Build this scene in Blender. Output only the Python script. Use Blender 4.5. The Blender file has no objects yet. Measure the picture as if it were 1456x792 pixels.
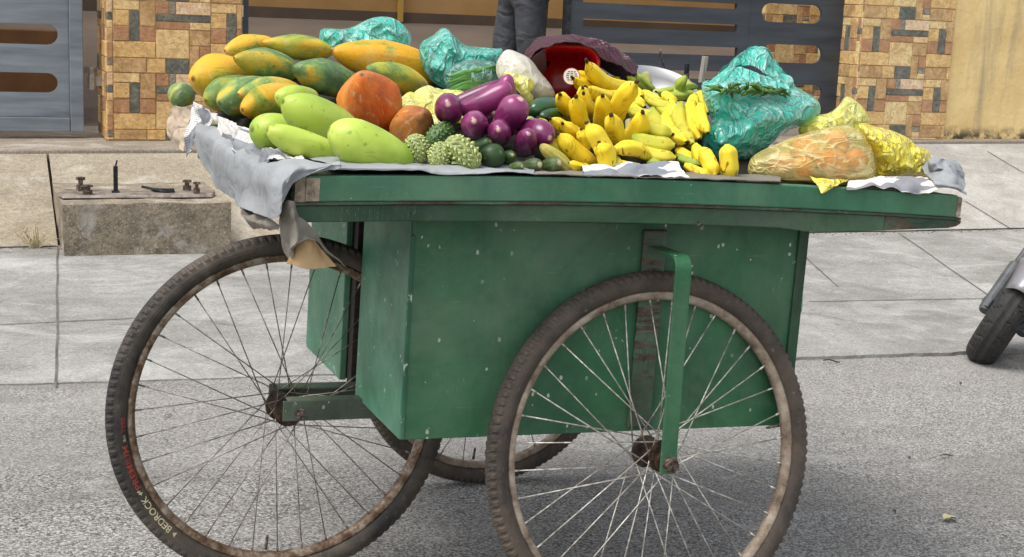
import bpy, bmesh, math, random
import numpy as np
from mathutils import Vector, Matrix, noise, Quaternion
random.seed(7)
R = math.radians
scene = bpy.context.scene
COL = scene.collection

# ---------------------------------------------------------------- camera solve
F, PITCH, ROLL, YAW = 2034.18, .182016, -.041562, -.374114
CAM = np.array([-1.19378, -2.30236, 1.14146])
TAU = .031265                      # the street (and the cart on it) falls to the right
def cam_axes():
    fw = np.array([-math.sin(YAW)*math.cos(PITCH), math.cos(YAW)*math.cos(PITCH), -math.sin(PITCH)])
    r = np.array([math.cos(YAW), math.sin(YAW), 0]); d = np.cross(fw, r)
    return np.array([math.cos(ROLL)*r+math.sin(ROLL)*d, -math.sin(ROLL)*r+math.cos(ROLL)*d, fw])
AX = cam_axes()
TT = np.array([[math.cos(TAU), 0, math.sin(TAU)], [0, 1, 0], [-math.sin(TAU), 0, math.cos(TAU)]])
def bp(px, py, axis, val, cart=True):
    d = AX.T @ np.array([(px-728)/F, (py-396)/F, 1.]); c = CAM.copy()
    if cart: d = TT.T @ d; c = TT.T @ c
    return c+(val-c[axis])/d[axis]*d
def Pl(px, py, Y):                 # cart-local point on plane Y
    return Vector(bp(px, py, 1, Y))
def Pc(px, py, Y):                 # same, in world space
    return Vector(TT @ bp(px, py, 1, Y))
def Pw(px, py, Y):
    return Vector(bp(px, py, 1, Y, False))
def C2W(v): return Vector(TT @ np.array(v, float))
def ppm(w):                        # photo pixels per metre at a world point
    return F/float(AX[2] @ (np.array(w)-CAM))
VIEW = lambda w: (Vector(w)-Vector(CAM)).normalized()

# ---------------------------------------------------------------- object helpers
def link(o, parent=None):
    COL.objects.link(o)
    if parent: o.parent = parent
    return o
def tag(o, label=None, cat=None, group=None, kind=None):
    if label: o['label'] = label
    if cat: o['category'] = cat
    if group: o['group'] = group
    if kind: o['kind'] = kind
    return o
def empty(name, label, cat, loc=(0, 0, 0), group=None):
    o = bpy.data.objects.new(name, None); o.location = loc; o.empty_display_size = .05
    link(o); return tag(o, label, cat, group)
def mesh(name, vs, fs, mat=None, parent=None, smooth=True, uvs=None, origin=None, mats=None, mi=None):
    me = bpy.data.meshes.new(name)
    vs = [Vector(v) for v in vs]
    if origin is None and parent is None:
        c = Vector((0, 0, 0))
        for v in vs: c += v
        origin = c/len(vs)
    o_ = Vector(origin) if origin is not None else Vector((0, 0, 0))
    me.from_pydata([v-o_ for v in vs], [], fs)
    if mats:
        for m in mats: me.materials.append(m)
        if mi: me.polygons.foreach_set('material_index', mi)
    elif mat: me.materials.append(mat)
    if smooth: me.polygons.foreach_set('use_smooth', [True]*len(fs))
    if uvs is not None:
        ul = me.uv_layers.new(name='UVMap')
        li = [0]*len(me.loops); me.loops.foreach_get('vertex_index', li)
        ul.data.foreach_set('uv', [c for i in li for c in uvs[i]])
    me.update()
    o = bpy.data.objects.new(name, me); o.location = o_
    return link(o, parent)
class MB:
    """collects simple solids into one mesh"""
    def __init__(s): s.v = []; s.f = []; s.m = []; s.cur = 0
    def add(s, vs, fs):
        n = len(s.v); s.v += [Vector(v) for v in vs]; s.f += [[i+n for i in f] for f in fs]; s.m += [s.cur]*len(fs)
    def box(s, x0, x1, y0, y1, z0, z1, M=None):
        vs = [Vector((x, y, z)) for x in (x0, x1) for y in (y0, y1) for z in (z0, z1)]
        if M: vs = [M @ v for v in vs]
        s.add(vs, [(0, 1, 3, 2), (4, 6, 7, 5), (0, 4, 5, 1), (2, 3, 7, 6), (0, 2, 6, 4), (1, 5, 7, 3)])
    def tube(s, pts, r, n=8, cap=True):
        pts = [Vector(p) for p in pts]; rr = r if isinstance(r, (list, tuple)) else [r]*len(pts)
        vs = []; fs = []; up = None
        for i, p in enumerate(pts):
            t = (pts[min(i+1, len(pts)-1)]-pts[max(i-1, 0)]).normalized()
            if up is None:
                up = t.orthogonal().normalized()
            up = (up-t*up.dot(t)).normalized(); b = t.cross(up)
            for k in range(n):
                a = 2*math.pi*k/n; vs.append(p+(up*math.cos(a)+b*math.sin(a))*rr[i])
        for i in range(len(pts)-1):
            for k in range(n):
                fs.append((i*n+k, i*n+(k+1) % n, (i+1)*n+(k+1) % n, (i+1)*n+k))
        if cap: fs.append(tuple(range(n))[::-1]); fs.append(tuple((len(pts)-1)*n+k for k in range(n)))
        s.add(vs, fs)
    def lathe(s, prof, n=24, M=None, axis='Y', close=False):
        """prof: list of (radius, along)"""
        vs = []; fs = []
        for r, h in prof:
            for k in range(n):
                a = 2*math.pi*k/n
                v = Vector((r*math.cos(a), h, r*math.sin(a))) if axis == 'Y' else Vector((r*math.cos(a), r*math.sin(a), h))
                vs.append(M @ v if M else v)
        m = len(prof)
        for i in range(m if close else m-1):
            for k in range(n):
                j = (i+1) % m
                fs.append((i*n+k, j*n+k, j*n+(k+1) % n, i*n+(k+1) % n))
        s.add(vs, fs)
    def build(s, name, mat, parent=None, smooth=False, bevel=0, origin=None, mats=None, seg=2):
        o = mesh(name, s.v, s.f, mat, parent, smooth, origin=origin, mats=mats, mi=s.m if mats else None)
        if bevel:
            b = o.modifiers.new('bevel', 'BEVEL'); b.width = bevel; b.segments = seg; b.limit_method = 'ANGLE'; b.harden_normals = False
        if smooth == 'auto':
            pass
        return o
def recalc(o):
    bm = bmesh.new(); bm.from_mesh(o.data); bmesh.ops.recalc_face_normals(bm, faces=bm.faces); bm.to_mesh(o.data); bm.free(); return o
def plate_mesh(name, outline, holes, thick, mat, parent=None, M=Matrix(), bevel=.002):
    """flat plate in local XZ with cut-outs, thickness along Y"""
    cu = bpy.data.curves.new(name, 'CURVE'); cu.dimensions = '2D'; cu.fill_mode = 'BOTH'; cu.extrude = thick/2
    for poly in [outline]+holes:
        sp = cu.splines.new('POLY'); sp.points.add(len(poly)-1); sp.use_cyclic_u = True
        for i, (x, y) in enumerate(poly): sp.points[i].co = (x, y, 0, 1)
    t = bpy.data.objects.new('tmp', cu); COL.objects.link(t)
    dg = bpy.context.evaluated_depsgraph_get(); me = bpy.data.meshes.new_from_object(t.evaluated_get(dg))
    bpy.data.objects.remove(t)
    me.transform(M @ Matrix.Rotation(R(90), 4, 'X')); me.name = name
    me.materials.clear(); me.materials.append(mat)
    o = bpy.data.objects.new(name, me); link(o, parent)
    if bevel:
        b = o.modifiers.new('bevel', 'BEVEL'); b.width = bevel; b.segments = 1; b.limit_method = 'ANGLE'
    return o
def slot(x0, x1, z0, z1, n=8, left=True, right=True):
    r = (z1-z0)/2; zc = (z0+z1)/2; p = []
    if left: p += [(x0+r+r*math.cos(a), zc+r*math.sin(a)) for a in [R(90+180*i/n) for i in range(n+1)]]
    else: p += [(x0, z1), (x0, z0)]
    if right: p += [(x1-r+r*math.cos(a), zc+r*math.sin(a)) for a in [R(-90+180*i/n) for i in range(n+1)]]
    else: p += [(x1, z0), (x1, z1)]
    return p

# ---------------------------------------------------------------- materials
def srgb(h):
    if isinstance(h, str):
        h = h.lstrip('#'); c = [int(h[i:i+2], 16)/255 for i in (0, 2, 4)]
        return tuple(x/12.92 if x <= .04045 else ((x+.055)/1.055)**2.4 for x in c)+(1,)
    return tuple(h)[:3]+(1,)
class NM:
    def __init__(s, name):
        s.m = bpy.data.materials.new(name); s.m.use_nodes = True; s.t = s.m.node_tree; s.n = s.t.nodes
        s.b = s.n['Principled BSDF']; s.out = s.n['Material Output']; s.tc = s.n.new('ShaderNodeTexCoord')
        s.src = s.tc.outputs['Object']
    def L(s, a, b): s.t.links.new(a, b)
    def mapped(s, scale=(1, 1, 1), src=None, loc=(0, 0, 0), rand=False, rot=(0, 0, 0)):
        mp = s.n.new('ShaderNodeMapping'); s.L(src or s.src, mp.inputs[0]); mp.inputs['Scale'].default_value = scale
        mp.inputs['Location'].default_value = loc; mp.inputs['Rotation'].default_value = rot
        if rand:
            oi = s.n.new('ShaderNodeObjectInfo'); mu = s.n.new('ShaderNodeMath'); mu.operation = 'MULTIPLY'; mu.inputs[1].default_value = 37
            s.L(oi.outputs['Random'], mu.inputs[0]); s.L(mu.outputs[0], mp.inputs['Location'])
        return mp.outputs[0]
    def noise(s, scale, detail=4, rough=.6, v=None, dist=0, out=0):
        x = s.n.new('ShaderNodeTexNoise'); x.inputs['Scale'].default_value = scale; x.inputs['Detail'].default_value = detail
        x.inputs['Roughness'].default_value = rough; x.inputs['Distortion'].default_value = dist
        s.L(v or s.src, x.inputs['Vector']); return x.outputs[out]
    def vor(s, scale, v=None, feat='F1', out='Distance', rnd=1):
        x = s.n.new('ShaderNodeTexVoronoi'); x.feature = feat; x.inputs['Scale'].default_value = scale
        x.inputs['Randomness'].default_value = rnd
        s.L(v or s.src, x.inputs['Vector']); return x.outputs[out]
    def ramp(s, fac, stops, interp='LINEAR'):
        x = s.n.new('ShaderNodeValToRGB'); x.color_ramp.interpolation = interp
        e = x.color_ramp.elements
        while len(e) < len(stops): e.new(.5)
        for i, (p, c) in enumerate(stops): e[i].position = p; e[i].color = srgb(c) if not isinstance(c, (int, float)) else (c, c, c, 1)
        s.L(fac, x.inputs[0]); return x.outputs[0]
    def mix(s, fac, a, b, mode='MIX'):
        x = s.n.new('ShaderNodeMix'); x.data_type = 'RGBA'; x.blend_type = mode
        for ii, val in ((0, fac), (6, a), (7, b)):
            sock = x.inputs[ii]
            if isinstance(val, (int, float)): sock.default_value = val if ii == 0 else (val, val, val, 1)
            elif isinstance(val, (str, tuple)): sock.default_value = srgb(val)
            else: s.L(val, sock)
        return x.outputs[2]
    def math(s, op, a, b=0, c=None):
        x = s.n.new('ShaderNodeMath'); x.operation = op
        for i, v in enumerate((a, b) if c is None else (a, b, c)):
            if isinstance(v, (int, float)): x.inputs[i].default_value = v
            else: s.L(v, x.inputs[i])
        return x.outputs[0]
    def sep(s, v=None):
        x = s.n.new('ShaderNodeSeparateXYZ'); s.L(v or s.src, x.inputs[0]); return x.outputs
    def bump(s, h, strength=.3, dist=.01, prev=None):
        x = s.n.new('ShaderNodeBump'); x.inputs['Strength'].default_value = strength; x.inputs['Distance'].default_value = dist
        s.L(h, x.inputs['Height'])
        if prev: s.L(prev, x.inputs['Normal'])
        s.L(x.outputs[0], s.b.inputs['Normal']); return x.outputs[0]
    def col(s, c):
        if isinstance(c, (str, tuple)): s.b.inputs['Base Color'].default_value = srgb(c)
        else: s.L(c, s.b.inputs['Base Color'])
    def set(s, **k):
        for a, v in k.items():
            i = s.b.inputs[a.replace('_', ' ')]
            if isinstance(v, (int, float, tuple)): i.default_value = v
            else: s.L(v, i)
        return s

def simple(name, c, rough=.6, c2=None, scale=20, bump=0, metallic=0, bscale=None, bd=.002, stretch=(1, 1, 1), rand=False, spec=.5):
    m = NM(name); v = m.mapped(stretch, rand=rand)
    if c2: m.col(m.ramp(m.noise(scale, 5, .6, v), [(.35, c), (.65, c2)]))
    else: m.col(c)
    if bump: m.bump(m.noise(bscale or scale*3, 5, .6, v), bump, bd)
    m.set(Roughness=rough, Metallic=metallic, Specular_IOR_Level=spec)
    return m.m

def mat_paint(name, base, dark, light, wear=.5, dirt='#2c2a20', bare=0):
    m = NM(name); v = m.mapped(rand=True)
    c = m.ramp(m.noise(5, 5, .65, v), [(.3, dark), (.5, base), (.75, light)])
    vs = m.mapped((1.2, 1.2, 12), rand=True, rot=(0, 0, .1))
    c = m.mix(m.math('MULTIPLY', m.ramp(m.noise(9, 4, .7, m.mapped((9, 9, .8), rand=True)), [(.5, 0), (.8, 1)]), .35), c, dark)
    # grime
    g = m.ramp(m.noise(3.2, 8, .72, v, .3), [(.52, 0), (.72, 1)])
    c = m.mix(m.math('MULTIPLY', g, .45), c, dirt)
    # a dusty bloom in broad patches
    c = m.mix(m.math('MULTIPLY', m.ramp(m.noise(2.6, 6, .7, m.mapped(loc=(9, 4, 2), rand=True), .5), [(.42, 0), (.7, 1)]), .30), c, '#8a9a84')
    # small chips showing primer, in clusters
    vw = m.mapped((1, 1, .7), rand=True); cells = m.sep(m.vor(95, vw, out='Color')); dd = m.vor(95, vw)
    sz = m.math('MULTIPLY', m.math('POWER', cells[1], 4), .30)
    dot = m.math('MULTIPLY', m.math('LESS_THAN', m.math('ADD', dd, m.math('MULTIPLY', m.math('SUBTRACT', m.noise(260, 2, .6, vw), .5), .35)), sz), m.math('GREATER_THAN', cells[0], .80-.10*wear))
    patch = m.ramp(m.noise(3.5, 4, .7, m.mapped(loc=(3, 1, 2), rand=True)), [(.44, 0), (.53, 1)])
    ch = m.ramp(m.noise(34, 6, .75, v, .5), [(.71-.035*wear, 0), (.722-.035*wear, 1)])
    chip = m.math('MAXIMUM', m.math('MULTIPLY', dot, patch), ch)
    c = m.mix(chip, c, '#b3bba8')
    # thin scratches
    sc = m.noise(6, 2, .5, m.mapped((28, 28, 1.2), rot=(.5, .6, .2), rand=True), .6)
    s_ = m.math('MULTIPLY', m.ramp(sc, [(.495, 0), (.5, 1), (.505, 0)]), m.ramp(m.noise(7, 2, .5, m.mapped(loc=(7, 7, 1))), [(.62, 0), (.66, 1)]))
    c = m.mix(m.math('MULTIPLY', s_, .5), c, '#9db39b')
    wl = m.ramp(m.noise(12, 5, .7, m.mapped((.5, .5, 14), rand=True), .6), [(.66, 0), (.69, 1)])
    c = m.mix(m.math('MULTIPLY', wl, .35), c, '#7f9480')
    if bare:
        br = m.ramp(m.noise(16, 7, .75, m.mapped((.5, 2, 3), rand=True), .5), [(.62-.2*bare, 0), (.66-.2*bare, 1)])
        c = m.mix(br, c, m.ramp(m.noise(40, 5, .7, v), [(.35, '#2b211a'), (.6, '#5a4635'), (.75, '#8f806a')]))
    m.col(c); m.set(Roughness=m.ramp(m.noise(8, 4, .6, v), [(.3, .38), (.7, .62)]), Specular_IOR_Level=.45)
    b = m.bump(m.noise(40, 6, .7, m.mapped((1, 1, 3), rand=True)), .18, .003)
    m.bump(chip, -.4, .002, b)
    return m.m

def mat_papaya(name, a, b, c_, speck='#6b4a1a', rot=0.0, lo=.38, hi=.62, scale=7):
    """a, b, c_: colour as it ripens over the skin"""
    m = NM(name); v = m.mapped((1, 1, .7), rand=True)
    n = m.noise(scale*1.5, 5, .62, v, .7)
    col = m.ramp(n, [(lo, a), ((lo+hi)/2, b), (hi, c_)])
    col = m.mix(m.math('MULTIPLY', m.ramp(m.noise(38, 6, .75, v), [(.45, 0), (.65, 1)]), .55), col, b)
    col = m.mix(m.math('MULTIPLY', m.ramp(m.noise(16, 6, .75, m.mapped((1, 1, .4), loc=(2, 6, 1), rand=True), .5), [(.5, 0), (.66, 1)]), .3), col, '#2b3a1a')
    sp = m.ramp(m.noise(150, 2, .5, v), [(.68, 0), (.72, 1)])
    pa = m.ramp(m.noise(11, 3, .6, m.mapped(loc=(4, 2, 9), rand=True)), [(.5, 0), (.62, 1)])
    col = m.mix(m.math('MULTIPLY', sp, pa), col, speck)
    bl = m.ramp(m.noise(9, 6, .75, m.mapped(loc=(1, 8, 3), rand=True)), [(.54, 0), (.7, 1)])
    col = m.mix(m.math('MULTIPLY', bl, .4), col, '#a9b08a')
    if rot:
        rr = m.ramp(m.noise(8, 5, .7, m.mapped(loc=(5, 5, 5))), [(.5, 0), (.66, 1)])
        col = m.mix(m.math('MULTIPLY', rr, rot), col, '#5b4030')
    uv = m.sep(m.tc.outputs['UV'])
    tip = m.ramp(uv[1], [(0, 1), (.002, .8), (.012, 0)])
    col = m.mix(tip, col, '#4a3c20')
    pore = m.ramp(m.noise(210, 3, .7, v), [(.56, 0), (.66, 1)])
    col = m.mix(m.math('MULTIPLY', pore, .22), col, '#4f5a2a')
    lat = m.ramp(m.noise(18, 4, .7, m.mapped((3, 3, .35), loc=(6, 2, 8), rand=True), .8), [(.60, 0), (.64, 1)])
    col = m.mix(m.math('MULTIPLY', lat, .3), col, '#c4bd92')
    m.col(col); m.set(Roughness=m.ramp(m.noise(12, 4, .6, v), [(.3, .42), (.7, .62)]), Specular_IOR_Level=.3)
    m.bump(m.noise(30, 5, .7, v), .35, .005)
    return m.m

def mat_fruit(name, a, b, scale=8, rough=.35, speck=None, bump=.1, tipc=None, tip=.012, stretch=(1, 1, 1), coat=0, tip2=None, scars=None):
    m = NM(name); v = m.mapped(stretch, rand=True)
    col = m.ramp(m.noise(scale, 4, .6, v, .3), [(.35, a), (.65, b)])
    if speck:
        sp = m.ramp(m.noise(70, 2, .5, v), [(.66, 0), (.7, 1)])
        col = m.mix(m.math('MULTIPLY', sp, .6), col, speck)
    uv = m.sep(m.tc.outputs['UV'])
    if scars:
        sc_ = m.ramp(m.noise(24, 6, .75, m.mapped((1, 1, .6), loc=(3, 7, 2), rand=True), .8), [(.60, 0), (.67, 1)])
        col = m.mix(m.math('MULTIPLY', sc_, .4), col, scars)
    if tipc: col = m.mix(m.math('MULTIPLY', m.ramp(uv[1], [(0, 1), (tip*.35, .8), (tip, 0)]), m.ramp(m.noise(90, 3, .7, v), [(.35, .2), (.55, 1)])), col, tipc)
    if tip2: col = m.mix(m.ramp(uv[1], [(.93, 0), (.97, 1)]), col, tip2)
    m.col(col); m.set(Roughness=rough, Coat_Weight=coat, Coat_Roughness=.15, Specular_IOR_Level=.4)
    m.bump(m.noise(scale*6, 4, .6, v), bump, .003)
    return m.m

def mat_banana(name, ya, yb, green, gamt=.5, spots=.6):
    m = NM(name); uv = m.sep(m.tc.outputs['UV']); v = m.mapped(rand=True)
    col = m.ramp(m.noise(14, 4, .6, v), [(.3, ya), (.7, yb)])
    # greener towards both ends and along the ridges
    e = m.ramp(uv[1], [(0, .5), (.10, .05), (.75, 0), (.98, 1)])
    n = m.ramp(m.noise(6, 3, .6, v), [(.35, 0), (.7, 1)])
    col = m.mix(m.math('MULTIPLY', m.math('ADD', m.math('MULTIPLY', e, .6), m.math('MULTIPLY', n, .6)), gamt), col, green)
    sp = m.ramp(m.noise(60, 3, .6, m.mapped((1, 1, .5), rand=True), .8), [(.62, 0), (.67, 1)])
    col = m.mix(m.math('MULTIPLY', sp, spots), col, '#5a3e14')
    sc = m.ramp(m.noise(22, 5, .7, m.mapped(loc=(3, 3, 1), rand=True), .5), [(.62, 0), (.69, 1)])
    col = m.mix(m.math('MULTIPLY', sc, .35), col, '#8d6a1e')
    col = m.mix(m.ramp(uv[1], [(0, 1), (.028, 1), (.05, 0)]), col, '#2c2013')
    st_ = m.ramp(m.noise(30, 4, .7, m.mapped((1.6, 1.6, .22), loc=(8, 3, 1), rand=True), .4), [(.58, 0), (.64, 1)])
    col = m.mix(m.math('MULTIPLY', st_, .45), col, '#7d5e1c')
    m.col(col); m.set(Roughness=.55, Specular_IOR_Level=.25)
    m.bump(m.noise(30, 4, .6, m.mapped((1, 1, .4))), .12, .003)
    return m.m

def mat_plastic(name, c, c2, transp=.3, rough=.2, bscale=18, bstr=1.0, stretch=(1, 1, 1), trans=.32, white=.7):
    m = NM(name)
    wob = m.n.new('ShaderNodeVectorMath'); wob.operation = 'MULTIPLY_ADD'
    m.L(m.noise(bscale*.6, 3, .6, m.src, 0, 1), wob.inputs[0]); wob.inputs[1].default_value = (.05, .05, .05)
    mp = m.mapped(stretch); m.L(mp, wob.inputs[2]); v = wob.outputs[0]
    def rid(sc, k, off):
        n_ = m.noise(sc, 1, .4, m.mapped((1, 1, 1), src=v, loc=(off, off, 0)), 1.6)
        return m.math('MAXIMUM', m.math('SUBTRACT', 1, m.math('MULTIPLY', m.math('ABSOLUTE', m.math('SUBTRACT', n_, .5)), k)), 0)
    ra = rid(bscale, 15, 0); rb = rid(bscale*1.9, 14, 4); rc_ = rid(bscale*3.4, 12, 9)
    fac = m.vor(bscale*1.6, v); fac2 = m.vor(bscale*3.7, v)
    h = m.math('ADD', m.math('ADD', m.math('MULTIPLY', ra, .5), m.math('MULTIPLY', rb, .3)), m.math('ADD', m.math('MULTIPLY', rc_, .15), m.math('ADD', m.math('MULTIPLY', fac, .35), m.math('MULTIPLY', fac2, .12))))
    n2 = m.noise(bscale*1.3, 3, .6, v)
    col = m.ramp(n2, [(.35, c), (.62, c2)])
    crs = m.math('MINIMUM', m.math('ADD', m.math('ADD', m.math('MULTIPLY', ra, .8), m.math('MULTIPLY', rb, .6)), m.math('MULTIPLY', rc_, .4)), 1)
    col = m.mix(m.math('MULTIPLY', crs, white), col, m.mix(.7, col, '#ffffff'))  # crease whitening, also painting highlights along the ridges into the colour
    m.col(col); m.set(Roughness=rough, Specular_IOR_Level=.75, Coat_Weight=.3, Coat_Roughness=.12)
    bp_ = m.bump(h, bstr, .012)
    tl = m.n.new('ShaderNodeBsdfTranslucent'); m.L(col, tl.inputs[0]); m.L(bp_, tl.inputs['Normal'])
    mx = m.n.new('ShaderNodeMixShader'); mx.inputs[0].default_value = trans
    m.L(m.b.outputs[0], mx.inputs[1]); m.L(tl.outputs[0], mx.inputs[2])
    tr = m.n.new('ShaderNodeBsdfTransparent'); m.L(m.mix(.45, '#ffffff', col), tr.inputs[0])
    mx2 = m.n.new('ShaderNodeMixShader')
    dens = m.math('MAXIMUM', ra, rb)       # creased film is denser than flat film
    f = m.math('MULTIPLY', m.math('SUBTRACT', 1, m.math('MULTIPLY', dens, .75)), transp)
    m.L(f, mx2.inputs[0]); m.L(mx.outputs[0], mx2.inputs[1]); m.L(tr.outputs[0], mx2.inputs[2])
    m.L(mx2.outputs[0], m.out.inputs[0])
    return m.m

def mat_asphalt():
    m = NM('asphalt'); v = m.src
    x = m.sep(m.vor(210, v, out='Color')); x2 = m.sep(m.vor(420, v, out='Color'))
    n = m.noise(150, 3, .8, v)
    a = m.math('ADD', m.math('ADD', m.math('MULTIPLY', x[0], .30), m.math('MULTIPLY', x2[1], .14)), m.math('MULTIPLY', n, .75))
    c = m.ramp(a, [(.36, '#2f2d2b'), (.48, '#5e5c59'), (.60, '#8f8d8a'), (.74, '#b2b0ac'), (.9, '#e4e2de')])
    c = m.mix(m.ramp(m.noise(1.1, 5, .6, v), [(.3, .45), (.7, .0)]), c, '#73716e')
    st = m.ramp(m.noise(.5, 6, .65, m.mapped((.35, 2.4, 1)), .4), [(.5, 0), (.7, .42)])
    c = m.mix(st, c, '#b9b6b1')
    c = m.mix(m.ramp(m.noise(1.7, 3, .5, m.mapped(loc=(4, 2, 0))), [(.62, 0), (.78, .4)]), c, '#45423f')
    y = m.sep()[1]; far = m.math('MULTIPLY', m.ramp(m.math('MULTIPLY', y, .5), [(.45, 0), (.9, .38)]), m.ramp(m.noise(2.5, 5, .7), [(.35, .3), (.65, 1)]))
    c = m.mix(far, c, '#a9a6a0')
    pt_ = m.ramp(m.noise(.9, 2, .4, m.mapped((.6, 1.5, 1), loc=(3, 7, 0)), 1.5), [(.56, 0), (.575, .30)])
    c = m.mix(pt_, c, '#6d6a66')
    cr = m.math('ABSOLUTE', m.math('SUBTRACT', m.noise(1.3, 5, .6, m.mapped(loc=(1, 2, 0)), .5), .5))
    c = m.mix(m.math('MULTIPLY', m.math('LESS_THAN', cr, .0013), .45), c, '#2d2b29')
    c = m.mix(m.ramp(m.noise(7, 7, .75, v), [(.56, 0), (.74, .45)]), c, '#c2bfb8')
    m.col(c); m.set(Roughness=.88, Specular_IOR_Level=.2)
    m.bump(a, .8, .005)
    return m.m
def mat_concrete(name, a, b, dark, stain=.4, scale=1.6, fine=90, lines=False):
    m = NM(name); v = m.src
    c = m.ramp(m.noise(scale, 8, .65, v, .3), [(.32, a), (.68, b)])
    c = m.mix(m.math('MULTIPLY', m.ramp(m.noise(scale*2.3, 9, .72, m.mapped((.8, 1.6, 1), loc=(5, 3, 1)), .6), [(.5, 0), (.68, 1)]), stain), c, dark)
    c = m.mix(m.math('MULTIPLY', m.ramp(m.noise(fine, 4, .7, v), [(.38, 1), (.52, 0)]), .5), c, dark)
    c = m.mix(m.math('MULTIPLY', m.ramp(m.noise(fine*1.7, 3, .7, v), [(.55, 0), (.68, 1)]), .4), c, '#d8d5cd')
    vs = m.mapped((1.6, 3, 1), rot=(0, 0, .8)) if lines else v
    wet = m.ramp(m.noise(scale*.7, 7, .7, m.mapped((1.4, .6, 1), loc=(8, 1, 1)), .8), [(.50, 0), (.66, 1)])
    c = m.mix(m.math('MULTIPLY', wet, stain*.45), c, dark)
    pale = m.ramp(m.noise(scale*1.3, 7, .7, m.mapped((.9, 1.3, 1), loc=(2, 9, 1)), .8), [(.52, 0), (.68, 1)])
    c = m.mix(m.math('MULTIPLY', pale, .4), c, '#cfcdc7')
    if lines: c = m.mix(m.math('MULTIPLY', m.ramp(m.noise(3, 6, .7, vs), [(.5, 0), (.72, 1)]), .22), c, '#c7c8c6')
    m.col(c); m.set(Roughness=.85, Specular_IOR_Level=.25)
    b1 = m.bump(m.noise(fine, 6, .7, v), .5, .006); m.bump(m.noise(scale*6, 5, .6, v), .3, .01, b1)
    return m.m
def mat_wood(name, a, b, grain=(2, 30, 30), rough=.75):
    m = NM(name); v = m.mapped(grain, rand=True)
    m.col(m.ramp(m.noise(3, 6, .7, v, .4), [(.3, a), (.7, b)])); m.set(Roughness=rough)
    m.bump(m.noise(5, 5, .7, v), .35, .003); return m.m
def mat_rust(name, a, b, c, scale=30, metallic=.35, rough=.6, lo=.4, hi=.62):
    m = NM(name); v = m.mapped(rand=True)
    m.col(m.ramp(m.noise(scale, 7, .72, v), [(lo, a), ((lo+hi)/2, b), (hi, c)]))
    m.set(Roughness=rough, Metallic=metallic); m.bump(m.noise(scale*3, 5, .7, v), .3, .0015); return m.m
def mat_paper(name, base, ink='#2e2e33', cols=4, lines=26, amt=.85):
    m = NM(name); uv = m.sep(m.tc.outputs['UV'])
    row = m.math('FRACT', m.math('MULTIPLY', uv[1], lines)); rmask = m.math('LESS_THAN', row, .45)
    cc = m.math('FRACT', m.math('MULTIPLY', uv[0], cols)); cmask = m.math('MULTIPLY', m.math('GREATER_THAN', cc, .08), m.math('LESS_THAN', cc, .9))
    ch = m.math('GREATER_THAN', m.noise(260, 1, .5, m.mapped((1, .3, 1), src=m.tc.outputs['UV'])), .46)
    blk = m.math('GREATER_THAN', m.noise(3.2, 1, .4, m.mapped((1, 1, 1), src=m.tc.outputs['UV'], loc=(.3, .2, 0))), .47)
    k = m.math('MULTIPLY', m.math('MULTIPLY', rmask, cmask), m.math('MULTIPLY', ch, blk))
    c = m.ramp(m.noise(9, 4, .6), [(.3, base), (.7, '#d9d5cf')])
    pic = m.ramp(m.noise(2.3, 1, .4, m.mapped((1, 1, 1), src=m.tc.outputs['UV'], loc=(.9, 1.2, 0))), [(.50, 0), (.51, .8)])
    c = m.mix(pic, c, '#5d6470')
    c = m.mix(m.math('MULTIPLY', k, amt), c, ink)
    m.col(c); m.set(Roughness=.85, Specular_IOR_Level=.2); m.bump(m.noise(25, 4, .6), .2, .004); return m.m
def mat_cloth(name, a, b, weave=900, bump=.35, rough=.85, transl=0):
    m = NM(name)
    m.col(m.ramp(m.noise(4, 6, .65, dist=.4), [(.3, a), (.7, b)]))
    m.set(Roughness=rough, Specular_IOR_Level=.25)
    n1 = m.noise(13, 2, .5, dist=1.2)
    rg = m.math('ABSOLUTE', m.math('SUBTRACT', n1, .5))
    h = m.bump(rg, bump, .03); m.bump(m.noise(weave, 2, .5), .25, .001, h); return m.m

M = {}
M['asphalt'] = mat_asphalt()
M['apron'] = mat_concrete('apron concrete', '#807f7b', '#9f9e9a', '#66645e', .6, 1.8, 75, True)
M['ramp'] = mat_concrete('ramp concrete', '#8f8572', '#a89d89', '#6c6355', .6, 2.6, 70)
M['ramp_grey'] = mat_concrete('right ramp concrete', '#989590', '#b2afa8', '#7b776f', .5, 2.4, 80, True)
M['ledge'] = mat_concrete('ledge concrete', '#84796c', '#9c9080', '#615950', .5, 3, 70)
M['block'] = mat_concrete('old block', '#786d5d', '#9d907b', '#473f35', .65, 5, 70)
M['joint'] = simple('joint dirt', '#4c4842', .95, '#76716a', 8)
M['green'] = mat_paint('green paint', '#2b5f3e', '#1f4a30', '#39724b', .8)
M['green_front'] = mat_paint('front board paint', '#32664a', '#265138', '#427858', 1.0, '#3a3a2c')
M['green_light'] = mat_paint('worn green paint', '#3b775a', '#285a40', '#65987c', 1.3)
M['green_dark'] = mat_paint('dirty green paint', '#284b30', '#1c3723', '#355c3d', .6, '#241f17')
M['wood_bare'] = mat_wood('bare wood', '#3a2a1e', '#8a7660')
M['wood_chip'] = mat_wood('chipped wood edge', '#4a3325', '#b2a58e', (18, 18, 18))
M['dark_wood'] = mat_wood('dark old wood', '#1b1713', '#3a3028')
M['tarp'] = mat_cloth('grey tarpaulin', '#7f8285', '#9c9fa1', 500, .3, .6)
M['tarp_under'] = mat_cloth('tarpaulin underside', '#6c675e', '#868076', 500, .3, .75)
M['sack_dark'] = mat_cloth('dark sacking', '#1c1b19', '#34322e', 200, .6, .95)
M['beige_cloth'] = mat_cloth('beige cloth', '#b09d88', '#c9b8a3', 400, .6, .9)
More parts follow.
